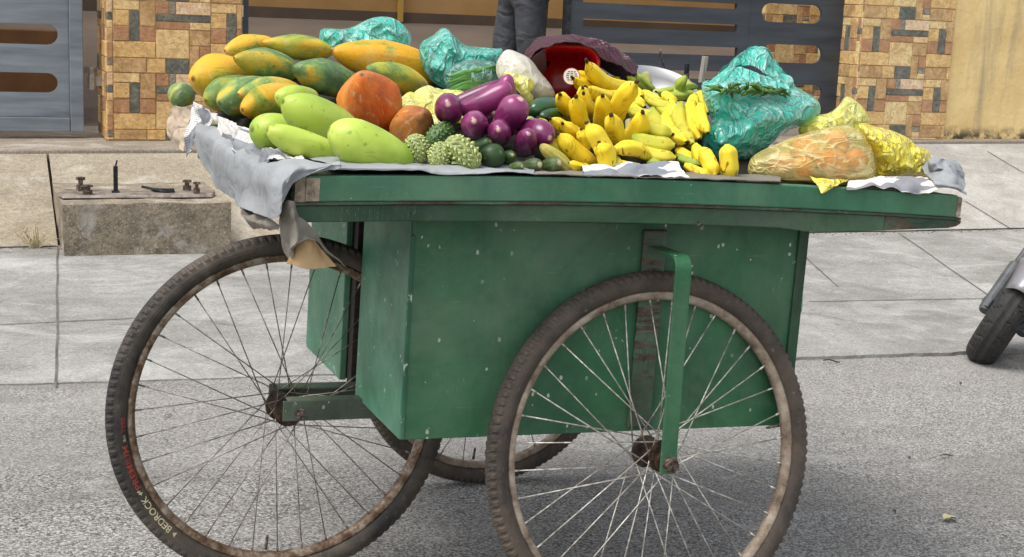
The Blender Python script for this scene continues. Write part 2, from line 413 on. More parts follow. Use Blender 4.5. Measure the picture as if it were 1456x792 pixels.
M['tan_card'] = mat_cloth('brown paper', '#b08f66', '#cdb188', 60, .25, .9)
M['paper'] = mat_paper('newspaper', '#e4e1de')
M['paper_b'] = mat_paper('pink newspaper', '#cdc3ba', '#8a7f78', 3, 40, .2)
M['rubber'] = None
def mat_tyre(name, base, dust, amt):
    m = NM(name); v = m.mapped(rand=True)
    c = m.ramp(m.noise(60, 5, .7, v), [(.3, base), (.8, '#3a3733')])
    d = m.ramp(m.noise(5, 7, .75, v, .4), [(.58-amt*.3, 0), (.75-amt*.15, 1)])
    c = m.mix(m.math('MULTIPLY', d, .25+amt*.6), c, dust)
    sp = m.ramp(m.noise(120, 2, .5, v), [(.7, 0), (.74, 1)])
    c = m.mix(m.math('MULTIPLY', sp, .3), c, '#8f857a')
    m.col(c); m.set(Roughness=.72, Specular_IOR_Level=.4); m.bump(m.noise(140, 5, .7, v), .3, .0015); return m.m
M['tyre'] = mat_tyre("black tyre", "#211f1d", "#75695c", .55)
M['tyre_dusty'] = mat_tyre('dusty tyre', '#1f1b18', '#66594d', .75)
M['tyre_scooter'] = mat_tyre('scooter tyre rubber', '#1b1c1e', '#5a5652', .12)
M['rim_rust'] = mat_rust('rusty rim', '#4f3828', '#77614e', '#a19587', 35, .4, .5, .38, .6)
M['rim_dirty'] = mat_rust('muddy rim', '#574a3e', '#8a7a69', '#ab9e8e', 18, .15, .7, .35, .62)
M['spoke'] = mat_rust('dull spoke', '#6a5e52', '#8d857b', '#a9a39b', 60, .6, .45)
M['spoke_bright'] = mat_rust('bright spoke', '#8f8a80', '#c0bab0', '#e3dfd6', 60, .5, .4)
M['hub'] = mat_rust('greasy hub', '#1d1611', '#3d2e24', '#5d4636', 60, .4, .55)
M['bolt'] = mat_rust('rusty bolt', '#2d2620', '#54443a', '#8c8278', 90, .4, .6)
M['arm'] = mat_paint('dark green steel', '#3e4a3c', '#2c2f28', '#5a6c5a', .3, '#3b2b20')
M['gate_blue'] = simple('blue grey gate paint', '#61686f', .5, '#80878e', 3, .25, stretch=(.7, 6, 6), bscale=30)
M['gate_dark'] = simple('slate gate paint', '#2c3036', .5, '#3d434a', 3, .2, stretch=(.7, 6, 6), bscale=30)
M['black_iron'] = mat_rust('black iron', '#17181b', '#22242a', '#34343a', 30, .4, .55)
M['white_letter'] = simple('cream lettering', '#cfc29f', .7, '#a89c7c', 90)
M['red_letter'] = simple('red lettering', '#a33427', .7, '#7c3a2b', 90)
M['steel_plate'] = mat_rust('weathered base plate', '#6c625a', '#8d8379', '#a49a8e', 14, .35, .6)

# ================================================================ SETTING
def zroad(x): return -math.tan(TAU)*x
def zplat(x): return .440+.0095*(x+.3)
def grid_sheet(name, xs, ys, zf, mat, parent=None, thick=0):
    vs = [(x, y, zf(x, y)) for x in xs for y in ys]; n = len(ys); fs = []
    for i in range(len(xs)-1):
        for j in range(n-1):
            fs.append((i*n+j, (i+1)*n+j, (i+1)*n+j+1, i*n+j+1))
    return mesh(name, vs, fs, mat, parent, smooth=False, origin=(0, 0, 0))
def lin(a, b, n): return [a+(b-a)*i/(n-1) for i in range(n)]
# road: flat sheet following the fall of the street
ro = grid_sheet('road', [-60, 60], [-60, 60], lambda x, y: zroad(x), M['asphalt']); tag(ro, kind='structure')
def apron_front(x):
    return 1.93+.045*(x+1)/1.0*.9 + .018*noise.noise(Vector((x*5, 0, 3)))+.012*noise.noise(Vector((x*17, 2, 3)))
def apron_z(x, y):
    t = max(0, min(1, (y-1.95)/2.0)); return (zroad(x)+.006)*(1-t)+.10*t
vs = []; fs = []
xs = lin(-5, 9, 400); ts = [0, .02, .1, .25, .5, .75, 1]
for x in xs:
    y0 = apron_front(x)
    vs.append((x, y0, zroad(x)-.02))
    for t in ts:
        y = y0+(3.96-y0)*t; vs.append((x, y, apron_z(x, y)+(.0 if t else -.001)))
n = len(ts)+1
for i in range(len(xs)-1):
    for j in range(n-1): fs.append((i*n+j, (i+1)*n+j, (i+1)*n+j+1, i*n+j+1))
tag(mesh('pavement', vs, fs, M['apron'], smooth=False, origin=(0, 0, 0)), kind='structure')
# ramp up to the gates: beige slabs at the left, grey broom-finished at the right
def ramp_z(x, y):
    t = (y-3.96)/(4.70-3.96); return .10+(zplat(x)-.02-.10)*t
JX = -.80
tag(grid_sheet('ramp', [-5, -3.2, -2.0, JX-.006], lin(3.955, 4.70, 6), ramp_z, M['ramp']), kind='structure')
tag(grid_sheet('ramp', [JX+.006, .4, .9], lin(3.955, 4.70, 6), ramp_z, M['ramp']), kind='structure')
tag(grid_sheet('ramp', lin(.902, 9, 6), lin(3.955, 5.0, 6), lambda x, y: .10+(zplat(x)-.02-.10)*(y-3.955)/(5.0-3.955), M['ramp_grey']), kind='structure')
# raised floor in front of and behind the gates
b = MB()
def slab(b, x0, x1, y0, y1, f, depth=.35):
    vs = [(x0, y0, f(x0)), (x1, y0, f(x1)), (x1, y1, f(x1)), (x0, y1, f(x0))]
    vs += [(v[0], v[1], v[2]-depth) for v in vs]
    b.add(vs, [(0, 1, 2, 3), (4, 7, 6, 5), (0, 4, 5, 1), (1, 5, 6, 2), (2, 6, 7, 3), (3, 7, 4, 0)])
slab(b, -5, .9, 4.70, 6.0, zplat); slab(b, .905, 9, 5.0, 6.0, zplat)
tag(b.build('gateway_floor', M['ledge'], bevel=.008, origin=(0, 0, 0)), kind='structure')
# joints in the concrete (grooves filled with dirt)
def strip(b, pts, w, lift=.003):
    for (p, q) in zip(pts[:-1], pts[1:]):
        p = Vector(p); q = Vector(q); d = (q-p).normalized(); s = Vector((-d.y, d.x, 0)).normalized()*w/2
        up = Vector((0, 0, lift)); b.add([p-s+up, q-s+up, q+s+up, p+s+up], [(0, 1, 2, 3)])
def jline(x0, y0, x1, y1, zf, n=24, wob=.006):
    out = []
    for i in range(n+1):
        t = i/n; x = x0+(x1-x0)*t; y = y0+(y1-y0)*t
        k = wob*noise.noise(Vector((x*3, y*3, 1))); out.append((x+k, y+k, zf(x+k, y+k)))
    return out
def on_apron(px, py):
    y = 2.5
    for _ in range(30):
        z = apron_z(0, y) if False else None
        # fixed-point on depth
        p = bp(px, py, 1, y, False); e = p[2]-apron_z(p[0], y)
        p2 = bp(px, py, 1, y+.01, False); e2 = p2[2]-apron_z(p2[0], y+.01)
        y = max(1.5, min(4.2, y-e*.01/(e2-e)))
    return bp(px, py, 1, y, False)
def on_ramp(px, py):
    y = 4.4; f = lambda x, y: .10+(zplat(x)-.02-.10)*(y-3.955)/(1.045)
    for _ in range(20):
        p = bp(px, py, 1, y, False); e = p[2]-f(p[0], y); p2 = bp(px, py, 1, y+.01, False); e2 = p2[2]-f(p2[0], y+.01)
        y = max(3.5, min(5.6, y-e*.01/(e2-e)))
    return bp(px, py, 1, y, False), f
b = MB()
for (a, c) in [((82, 352), (80, 549)), ((0, 462), (215, 452)), ((1145, 366), (1192, 408)), ((1279, 332), (1405, 420)), ((1150, 429), (1456, 424))]:
    p = on_apron(*a); q = on_apron(*c); strip(b, jline(p[0], p[1], q[0], q[1], apron_z), .007)
strip(b, jline(-5, 3.952, 9, 3.952, lambda x, y: .101, 120, .012), .018)
random.seed(21)
for (x0, y0, a, L_) in [(-.75, 2.6, .2, .5), (.3, 3.2, -.3, .6), (2.2, 2.4, 1.9, .5), (3.3, 3.0, 2.4, .5), (1.7, 3.5, .3, .6), (-.2, 3.6, .1, .4), (2.7, 2.2, .4, .3)]:
    pts = []; x, y = x0, y0
    for i in range(22):
        x += math.cos(a)*L_/22; y += math.sin(a)*L_/22; a += random.uniform(-.35, .35); pts.append((x, y, apron_z(x, y)))
    strip(b, pts, .0028)
# crumbs of dirt gathered along the foot of the ramp
for i in range(420):
    x = random.uniform(-1.3, 6); y = 3.935-abs(random.gauss(0, .02)); r_ = random.uniform(.002, .009); z = apron_z(x, y)
    b.add([(x-r_, y, z), (x, y-r_*.7, z), (x+r_, y, z), (x, y+r_*.7, z), (x, y, z+r_*.6)], [(0, 1, 4), (1, 2, 4), (2, 3, 4), (3, 0, 4)])
for (a, c) in [((1373, 287), (1440, 328)), ((1404, 216), (1456, 246))]:
    (p, f), (q, _) = on_ramp(*a), on_ramp(*c); strip(b, jline(p[0], p[1], q[0], q[1], f, 10), .008)
tag(b.build('pavement_joints', M['joint'], origin=(0, 0, 0)), kind='structure')
tag(grid_sheet('ramp_gap', [JX-.006, JX+.006], lin(3.955, 4.70, 3), lambda x, y: ramp_z(x, y)-.03, M['dark_wood']), kind='structure')

# concrete step block with a steel base plate
b = MB()
nx, ny, nz = 26, 12, 8
def blockpt(x, y, z):
    k = .004*noise.noise(Vector((x*14, y*14, z*14)))+.006*noise.noise(Vector((x*4, y*4, z*4)))
    return (x+k, y+k, z+k)
def grid3(b, f, nu, nv):
    vs = [f(i/nu, j/nv) for i in range(nu+1) for j in range(nv+1)]
    b.add(vs, [(i*(nv+1)+j, (i+1)*(nv+1)+j, (i+1)*(nv+1)+j+1, i*(nv+1)+j+1) for i in range(nu) for j in range(nv)])
X0, X1, Y0, Y1, Z0, Z1 = -.797, -.115, 3.75, 4.5, .03, .308
grid3(b, lambda u, v: blockpt(X0+(X1-X0)*u, Y0, Z0+(Z1-Z0)*v), 60, 20)
grid3(b, lambda u, v: blockpt(X0+(X1-X0)*u, Y0+(Y1-Y0)*v, Z1), 60, 30)
grid3(b, lambda u, v: blockpt(X1, Y0+(Y1-Y0)*u, Z0+(Z1-Z0)*v), 30, 20)
grid3(b, lambda u, v: blockpt(X0, Y1+(Y0-Y1)*u, Z0+(Z1-Z0)*v), 30, 20)
tag(b.build('concrete_block', M['block'], smooth=False), 'weathered low concrete block standing against the ramp', 'concrete block')
# plate
bpz = .314
pt = empty('base_plate', 'long steel base plate with bolts lying on the concrete block', 'metal plate', (-.47, 3.98, bpz))
b = MB(); n = 0
ol = [(-.335, 0), (-.30, .12), (.31, .12), (.335, .03), (.30, -.10), (-.32, -.10)]
k = len(ol)
b.add([(x, y, 0) for x, y in ol]+[(x*.985, y*.93, .012) for x, y in ol], [tuple(range(k))[::-1], tuple(range(k, 2*k))]+[(i, (i+1) % k, k+(i+1) % k, k+i) for i in range(k)])
b.build('plate', M['steel_plate'], pt, bevel=.003)
for (x, y, r, h) in [(-.235, .05, .018, .06), (-.215, -.06, .02, .04), (.215, .06, .018, .045), (.24, -.05, .014, .05)]:
    b = MB(); b.lathe([(0, .0), (r, .0), (r, h*.45), (r*.55, h*.45), (r*.55, h*.8), (r*1.1, h*.8), (r*1.1, h), (0, h)], 6, Matrix.Translation((x, y, .012)), 'Z')
    recalc(b.build('bolt', M['bolt'], pt))
b = MB(); b.box(-.104, -.086, -.01, .006, .01, .125); b.box(-.112, -.08, -.02, .012, .01, .02); b.tube([(-.095, -.002, .125), (-.088, 0, .15)], .004, 6)
b.build('stud', M['black_iron'], pt, bevel=.002)
b = MB()
b.tube([(.02, .05, .03), (.07, .02, .022), (.13, -.01, .02), (.15, .02, .02), (.10, .035, .018), (.06, .01, .02), (.11, -.03, .017), (.15, -.02, .016)], .006, 6)
b.build('wire_scrap', M['black_iron'], pt, smooth=True)
# dry grass tuft
b = MB(); random.seed(3)
base = Vector((-.90, 3.94, .1))
for i in range(26):
    a = random.uniform(0, 6.28); l = random.uniform(.06, .16); h = random.uniform(.02, .10)
    p = base+Vector((random.uniform(-.02, .02), random.uniform(-.015, .015), 0)); q = p+Vector((math.cos(a)*l*.5, math.sin(a)*l*.3, h)); r_ = p+Vector((math.cos(a)*l, math.sin(a)*l*.6-.01, h*random.uniform(.2, 1.1)))
    b.tube([p, q, r_], [.0028, .002, .0006], 4)
tag(b.build('dry_weed', simple('straw', '#a8987a', .9, '#c8b996', 30)), 'dry straw coloured weed tuft at the foot of the ramp', 'weed')

# ---------------------------------------------------------------- tiled gate pillars
tile_cols = [('#b8955f', '#dcbc86'), ('#8a644a', '#bb9270'), ('#4b4d49', '#7d7e76'), ('#c4a270', '#e6cb9c'), ('#8f7048', '#d0b083'), ('#78746a', '#9a948a'), ('#c4a182', '#e4ccae')]
def tile_mat(i, c, tint):
    m = NM('stone tile'); v = m.mapped((1, 1, 1))
    def tt(h): return tuple(min(.85, a*b) for a, b in zip(srgb(h), tint))
    col = m.ramp(m.noise(12, 7, .7, v, 1.2), [(.3, tt(c[0])), (.7, tt(c[1]))])
    col = m.mix(m.math('MULTIPLY', m.ramp(m.noise(34, 5, .7, v, 1.5), [(.46, 0), (.58, 1)]), .45), col, tt('#8a6444') if i not in (2, 5) else '#2f302d')
    m.col(col); m.set(Roughness=.55, Specular_IOR_Level=.35); m.bump(m.noise(28, 6, .7, v, 1), .8, .010); return m.m
tm = [tile_mat(i, c, (1.14, 1.06, .92)) for i, c in enumerate(tile_cols)]
tm2 = [tile_mat(i, c, (1.2, 1.2, 1.15)) for i, c in enumerate(tile_cols)]
grout = simple('grout', '#b59a74', .9, '#9a8262', 30)
MOD = [(0, 0, 138, 52, 3), (138, 0, 220, 135, 4), (220, 0, 290, 68, 1), (290, 0, 325, 68, 5), (325, 0, 510, 68, 6),
       (0, 52, 85, 135, 0), (85, 52, 138, 214, 2), (0, 135, 85, 214, 1), (138, 135, 220, 214, 1),
       (220, 68, 510, 106, 2), (220, 106, 398, 147, 1), (398, 106, 510, 147, 3),
       (0, 214, 220, 300, 0), (220, 147, 397, 300, 3), (397, 147, 510, 230, 4), (397, 230, 450, 380, 4), (450, 230, 510, 308, 1), (450, 308, 510, 342, 5), (450, 342, 510, 380, 3),
       (0, 300, 172, 380, 4), (172, 300, 272, 380, 0), (272, 300, 397, 380, 2)]
def tiled_face(b, org, ux, W, H, off, top):
    """tiles on a vertical face: org bottom corner, ux unit direction, outward = ux x z"""
    mw, mh = .48, .3575; sx = mw/510; sz = mh/380
    nrm = Vector((ux.y, -ux.x, 0))
    nx = int(W/mw)+2; nz = int(H/mh)+2
    for a in range(-1, nx):
        for c in range(-1, nz):
            for (x0, y0, x1, y1, ci) in MOD:
                u0 = a*mw+x0*sx+off[0]; u1 = a*mw+x1*sx+off[0]
                w1 = off[1]+c*mh+(380-y0)*sz; w0 = off[1]+c*mh+(380-y1)*sz
                u0 = max(u0, 0); u1 = min(u1, W); w0 = max(w0, 0); w1 = min(w1, H)
                if u1-u0 < .008 or w1-w0 < .008: continue
                g = .0012; u0 += g; u1 -= g; w0 += g; w1 -= g
                rr = random.Random(int(a*7+c*131+x0*17+y0))
                dp = .003+rr.random()*.005; e = .003
                b.cur = ci
                P = lambda u, w, d: org+ux*u+Vector((0, 0, w))+nrm*d
                vs = [P(u0, w0, 0), P(u1, w0, 0), P(u1, w1, 0), P(u0, w1, 0), P(u0+e, w0+e, dp), P(u1-e, w0+e, dp), P(u1-e, w1-e, dp), P(u0+e, w1-e, dp)]
                b.add(vs, [(4, 5, 6, 7), (0, 1, 5, 4), (1, 2, 6, 5), (2, 3, 7, 6), (3, 0, 4, 7)])
def pillar(x0, x1, y0, y1, z0, H, mats, label, off):
    t = empty('gate_pillar', label, 'pillar', ((x0+x1)/2, (y0+y1)/2, z0), 'tiled gate pillars')
    b = MB(); b.box(x0, x1, y0, y1, z0-.2, z0+H); o = b.build('core', grout, origin=(0, 0, 0)); o.parent = t; o.location = -Vector(t.location)
    b = MB()
    tiled_face(b, Vector((x0, y0, z0+.005)), Vector((1, 0, 0)), x1-x0, H, off, 0)
    tiled_face(b, Vector((x0, y1, z0+.005)), Vector((0, -1, 0)), y1-y0, H, (off[0]+.2, off[1]), 0)
    tiled_face(b, Vector((x1, y0, z0+.005)), Vector((0, 1, 0)), y1-y0, H, (off[0]+.1, off[1]), 0)
    o = mesh('tile_cladding', b.v, b.f, parent=t, mats=mats, mi=b.m, smooth=False); o.location = -Vector(t.location)
    return t
random.seed(5)
PY = 5.1
pillar(-.49, .178, PY, PY+.45, zplat(0)-.002, 2.4, tm, 'golden stone tiled pillar beside the left blue grey gate', (.03, -.023))
pillar(3.90, 4.575, PY, PY+.45, zplat(4)-.002, 2.4, tm2, 'stone tiled pillar between the dark gate and the yellow wall', (.008, .013))
xp_ = Pw(1088, 20, 7.1).x
pillar(xp_, xp_+.9, 7.1, 7.5, zplat(4), 2.4, tm2, 'shaded tiled pillar seen through the slots of the dark gate', (-.1, -.05))

# yellow plaster wall
m = NM('yellow plaster')
c = m.ramp(m.noise(2.5, 6, .6), [(.3, '#d0b077'), (.7, '#ecd296')])
sm = m.ramp(m.noise(2.2, 5, .65, m.mapped((3.2, 3, .35)), .3), [(.53, 0), (.72, 1)])
c = m.mix(m.math('MULTIPLY', sm, .55), c, '#7d7468')
xyz = m.sep()
mould = m.math('MULTIPLY', m.ramp(m.noise(14, 8, .75), [(.42, 0), (.55, 1)]), m.ramp(xyz[2], [(.0, 1), (.035, .9), (.10, 0)]))
c = m.mix(mould, c, '#2d2a24')
c = m.mix(m.math('MULTIPLY', m.ramp(m.noise(60, 5, .8), [(.6, 0), (.68, 1)]), .4), c, '#7a6540')
m.col(c); m.set(Roughness=.9); m.bump(m.noise(26, 8, .7), .6, .012)
b = MB(); b.box(4.575, 9.5, PY+.01, PY+.25, zplat(6)-.25, zplat(6)+2.3)
o = b.build('boundary_wall', m.m, origin=(4.6, PY, zplat(5)-.012)); tag(o, 'stained yellow plaster boundary wall with black mould along its foot', 'wall')

# ---------------------------------------------------------------- gates
def px2(px, py, Y): p = Pw(px, py, Y); return (p.x, p.z)
GY = 5.28
gt = empty('metal_gate', 'blue grey steel gate leaf with rounded slots left of the golden pillar', 'gate', (-.62, GY, .48))
xr, zb = px2(119, 187, GY); xi, zi = px2(99, 166, GY)
slots = []
for (ya, yb) in [(35, 64), (104, 132), (-38, -8), (-110, -80), (-182, -152)]:
    x1_, z1_ = px2(82, ya, GY); _, z0_ = px2(82, yb, GY); slots.append(slot(-2.4, x1_, z0_, z1_))
L_ = Matrix.Translation(-Vector(gt.location)+Vector((0, GY, 0)))
pan = plate_mesh('slotted_panel', [(-2.9, zi), (xi, zi), (xi, 2.4), (-2.9, 2.4)], slots, .02, M['gate_blue'], gt, L_)
b = MB(); o0 = gt.location
b.box(xi+.002-o0.x, xr-o0.x, -.035, .035, zb-o0.z, 2.42-o0.z); b.box(-2.9-o0.x, xi-o0.x, -.035, .035, zb-o0.z, zi-.003-o0.z)
b.build('frame', M['gate_blue'], gt, bevel=.004)
b = MB(); hx, hz = px2(131, 95, GY); hx2, hz2 = px2(131, 128, GY)
b.tube([(hx-o0.x, 0, hz-o0.z), (hx-o0.x, 0, hz2-o0.z)], .022, 12); b.box(hx-o0.x, -.49-o0.x, -.012, .012, hz2+.02-o0.z, hz2+.07-o0.z); b.box(xr-o0.x, hx-o0.x, -.01, .01, hz-.03-o0.z, hz+.0-o0.z)
b.build('hinge', M['steel_plate'], gt, bevel=.002)
# post on the other side of the pillar
b = MB(); b.box(.185, .235, PY+.12, PY+.17, zplat(0), 2.5)
tag(b.build('gate_post', M['gate_dark'], bevel=.004), 'slim dark steel gate post on the right of the golden pillar', 'post')
# right gate
GY2 = 5.30
gt = empty('metal_gate', 'dark slate steel gate leaf with long slats beside the right pillar', 'gate', (3.0, GY2, .55)); o0 = gt.location
L_ = Matrix.Translation(-Vector(o0)+Vector((0, GY2, 0)))
x0_, _ = px2(809, 30, GY2); xm, _ = px2(1062, 60, GY2); xe, zbot = px2(1193, 165, GY2)
holes = []
for (ya, yb) in [(-5, 3), (26, 37.5), (60, 72.5), (96, 108), (-38, -28), (-70, -60)]:
    xa, z1_ = px2(828, ya, GY2); xb, _ = px2(1047, ya+4, GY2); _, z0_ = px2(828, yb, GY2)
    xa += .0; holes.append([(xa, z0_), (xb, z0_), (xb, z1_), (xa, z1_)])
plate_mesh('slat_panel', [(x0_, zbot), (xm-.003, zbot), (xm-.003, 2.5), (x0_, 2.5)], holes, .03, M['gate_dark'], gt, L_)
holes = []
for (ya, yb) in [(4, 30.5), (62, 88), (119, 143), (-54, -27)]:
    xa, z1_ = px2(1083, ya, GY2); xb, _ = px2(1169, ya, GY2); _, z0_ = px2(1083, yb, GY2); holes.append(slot(xa, xb, z0_, z1_))
plate_mesh('slotted_panel', [(xm, zbot-.0), (xe, zbot), (xe, 2.5), (xm, 2.5)], holes, .02, M['gate_dark'], gt, L_)
b = MB(); b.box(x0_-.03-o0.x, x0_-o0.x-.001, -.03, .03, zbot-.02-o0.z, 2.5-o0.z); b.build('frame', M['black_iron'], gt, bevel=.003)
b = MB(); b.box(xe+.001-o0.x, xe+.03-o0.x, -.03, .03, zbot-.02-o0.z, 2.5-o0.z)
b.build('frame', M['black_iron'], gt, bevel=.003)
b = MB(); _, hz = px2(1195, 125, GY2); b.tube([(xe+.04-o0.x, -.03, hz-.07-o0.z), (xe+.04-o0.x, -.03, hz+.07-o0.z)], .03, 12)
b.build('hinge', M['black_iron'], gt)

# ---------------------------------------------------------------- porch behind the gates
porch_floor = simple('porch floor', '#544a42', .7, '#62564c', 2, .1)
bz = Pw(520, 29, 9.6).z
fl = [(-5, 6.0, zplat(-5)-.001), (9, 6.0, zplat(9)-.001), (9, 9.7, bz+.02), (-5, 9.7, bz-.0)]
tag(mesh('porch_floor', fl, [(0, 1, 2, 3)], porch_floor, smooth=False, origin=(0, 0, 0)), kind='structure')
wall_tan = simple('tan wall paint', '#94703f', .75, '#a5814f', 2, .1)
skirt = simple('brown skirting', '#483a2d', .6, '#544436', 3)
h = empty('house', 'tan plastered house front with brown skirting behind the open gateway', 'house', (2, 9.6, bz))
b = MB(); b.box(-7, 7.5, .02, .3, .08, 3.2); b.build('wall', wall_tan, h)
b = MB(); b.box(-7, 7.5, 0, .3, -.3, .08); b.build('skirting', skirt, h)
b = MB(); b.box(-7, -2.25, -4.15, -2.41, 3.0, 3.15); b.build('shade_slab', M['ledge'], h)  # out-of-view slab added overhead to darken the left of the porch
b = MB(); xw = 2.35-2; b.box(xw-.02, xw+.02, -.05, -.01, .0, 3.0); b.build('downpipe', simple('yellow pipe', '#a8853c', .6), h)
b = MB(); b.box(-5, -4.8, -3.7, 0, -.5, 3.0); b.build('side_wall', wall_tan, h)
b = MB(); b.box(6, 6.2, -3.7, 0, -.5, 3.0); b.build('side_wall', wall_tan, h)
# brown carton behind left gate
p = Pw(40, 50, 6.1)
b = MB(); b.box(-1.4, -.62, 6.0, 6.3, zplat(-1), p.z+.03)
tag(b.build('carton', simple('carton', '#6d4b2e', .9, '#7f5a39', 6), bevel=.004), 'brown cardboard carton behind the slots of the blue grey gate', 'carton')
p = Pw(675, 63, 7.2)

# ================================================================ LIGHT, SKY, CAMERA
w = bpy.data.worlds.new('World'); scene.world = w; w.use_nodes = True
nt = w.node_tree; bg = nt.nodes['Background']; sky = nt.nodes.new('ShaderNodeTexSky'); sky.sky_type = 'NISHITA'
SUN_EL, SUN_AZ = R(62), R(-105)    # azimuth from +Y, clockwise: light from the left
sky.sun_disc = False; sky.sun_elevation = SUN_EL; sky.sun_rotation = SUN_AZ; sky.air_density = 1.2; sky.dust_density = 3; sky.ozone_density = 1
hs = nt.nodes.new('ShaderNodeHueSaturation'); hs.inputs['Saturation'].default_value = .3
nt.links.new(sky.outputs[0], hs.inputs['Color']); nt.links.new(hs.outputs[0], bg.inputs[0]); bg.inputs[1].default_value = .15
sd = bpy.data.lights.new('sun', 'SUN'); sd.energy = 1.4; sd.angle = R(34); sd.color = (1, .95, .88)
so = bpy.data.objects.new('sun', sd); COL.objects.link(so)
d = Vector((math.sin(SUN_AZ)*math.cos(SUN_EL), math.cos(SUN_AZ)*math.cos(SUN_EL), math.sin(SUN_EL)))
so.rotation_euler = d.to_track_quat('Z', 'Y').to_euler(); so.location = (0, 0, 6)
cd = bpy.data.cameras.new('camera'); cd.sensor_width = 36; cd.lens = F/1456*36; cd.clip_start = .05; cd.clip_end = 500
co = bpy.data.objects.new('camera', cd); COL.objects.link(co); scene.camera = co
m3 = Matrix((AX[0], -AX[1], -AX[2])).transposed()
co.matrix_world = Matrix.Translation(Vector(CAM)) @ m3.to_4x4()
scene.view_settings.view_transform = 'Standard'; scene.view_settings.look = 'None'; scene.view_settings.exposure = .72; scene.view_settings.gamma = 1
scene.cycles.max_bounces = 8; scene.cycles.transparent_max_bounces = 12
# ================================================================ HANDCART
cart = bpy.data.objects.new('handcart', None); link(cart); cart.rotation_euler = (0, TAU, 0)
tag(cart, 'green wooden three wheeled vendor handcart loaded with fruit and vegetables', 'handcart')
def wheel(center, toe, camber, tyre_m, rim_m, spoke_m, nsp, rot0, seed, sr=.0012):
    u = Vector((math.cos(toe), math.sin(toe), 0)); nn = Vector((-math.sin(toe)*math.cos(camber), math.cos(toe)*math.cos(camber), math.sin(camber)))
    w_ = u.cross(nn)
    rnd = random.Random(seed)
    # rim
    b = MB()
    prof = [(.3055, -.0115), (.302, -.0125), (.2930, -.0100), (.2895, -.004), (.2895, .004), (.2930, .0100), (.302, .0125), (.3055, .0115), (.301, .009), (.2945, 0), (.301, -.009)]
    b.lathe(prof, 128, close=True)
    rim = b.build('wheel', rim_m, cart, smooth=True); recalc(rim)
    Mx = Matrix((u, nn, w_)).transposed().to_4x4(); Mx.translation = Vector(center)
    rim.matrix_local = Mx
    # tyre: body
    b = MB(); N = 640; K = 22; vs = []; fs = []
    rc, a_, b_ = .3220, .0200, .0205
    for i in range(N):
        ang = 2*math.pi*i/N
        for k in range(K):
            t = 2*math.pi*k/K           # 0 = outwards
            rr = rc+a_*math.cos(t); yy = b_*math.sin(t)
            tt = math.degrees(t) if t <= math.pi else math.degrees(t)-360
            at = abs(tt)
            if at < 62:
                ph = (i+(2 if tt > 0 else 0)) % 5
                if at > 30: lift = .0027 if ph < 3 else 0
                elif at > 12: lift = .0018 if (i % 5) in (0, 1, 3) else .0005
                else: lift = .002
                rr += lift*math.cos(t); yy += lift*math.sin(t)
            if 88 < at < 98: yy *= 1.03
            vs.append((rr*math.cos(ang), yy, rr*math.sin(ang)))
    for i in range(N):
        for k in range(K):
            j = (i+1) % N; l = (k+1) % K; fs.append((i*K+k, j*K+k, j*K+l, i*K+l))
    b.add(vs, fs); ty = b.build('tyre', tyre_m, rim, smooth=False); recalc(ty)
    # hub
    b = MB(); b.lathe([(0, -.062), (.006, -.062), (.006, -.05), (.012, -.05), (.013, -.036), (.030, -.034), (.031, -.030), (.014, -.027), (.012, 0), (.014, .027), (.031, .030), (.030, .034), (.013, .036), (.012, .05), (.006, .05), (.006, .062), (0, .062)], 20)
    hb = b.build('hub', M['hub'], rim, smooth=False); recalc(hb)
    for i in range(nsp):
        a = rot0+2*math.pi*i/nsp; side = -1 if i % 2 else 1; cr = 1 if (i//2) % 2 else -1
        ha = a+cr*R(68+rnd.uniform(-4, 4))
        p = Vector((.0275*math.cos(ha), side*.032, .0275*math.sin(ha))); q = Vector((.2915*math.cos(a), side*.002, .2915*math.sin(a)))
        b = MB(); b.tube([p, q], sr, 5); n_ = (p-q).normalized(); b.tube([q-n_*.002, q+n_*.014], .0021, 6)
        b.build('spoke', spoke_m, rim, smooth=True)
    a = rot0+.09
    b = MB(); b.tube([(.285*math.cos(a), 0, .285*math.sin(a)), (.262*math.cos(a), 0, .262*math.sin(a)), (.255*math.cos(a), 0, .255*math.sin(a))], [.0035, .003, .0022], 8)
    b.build('valve', M['bolt'], rim)
    return rim
near_w = wheel((0, 0, .3435), .0563, -.1472, M['tyre_dusty'], M['rim_dirty'], M['spoke_bright'], 36, .05, 1, .00145)
front_w = wheel((-.6171, .3908, .3435), .0556, -.0727, M['tyre'], M['rim_rust'], M['spoke'], 36, R(-101.5), 2)
far_w = wheel((0, .8814, .3435), .0361, -.0016, M['tyre_dusty'], M['rim_dirty'], M['spoke'], 28, R(-101), 3)
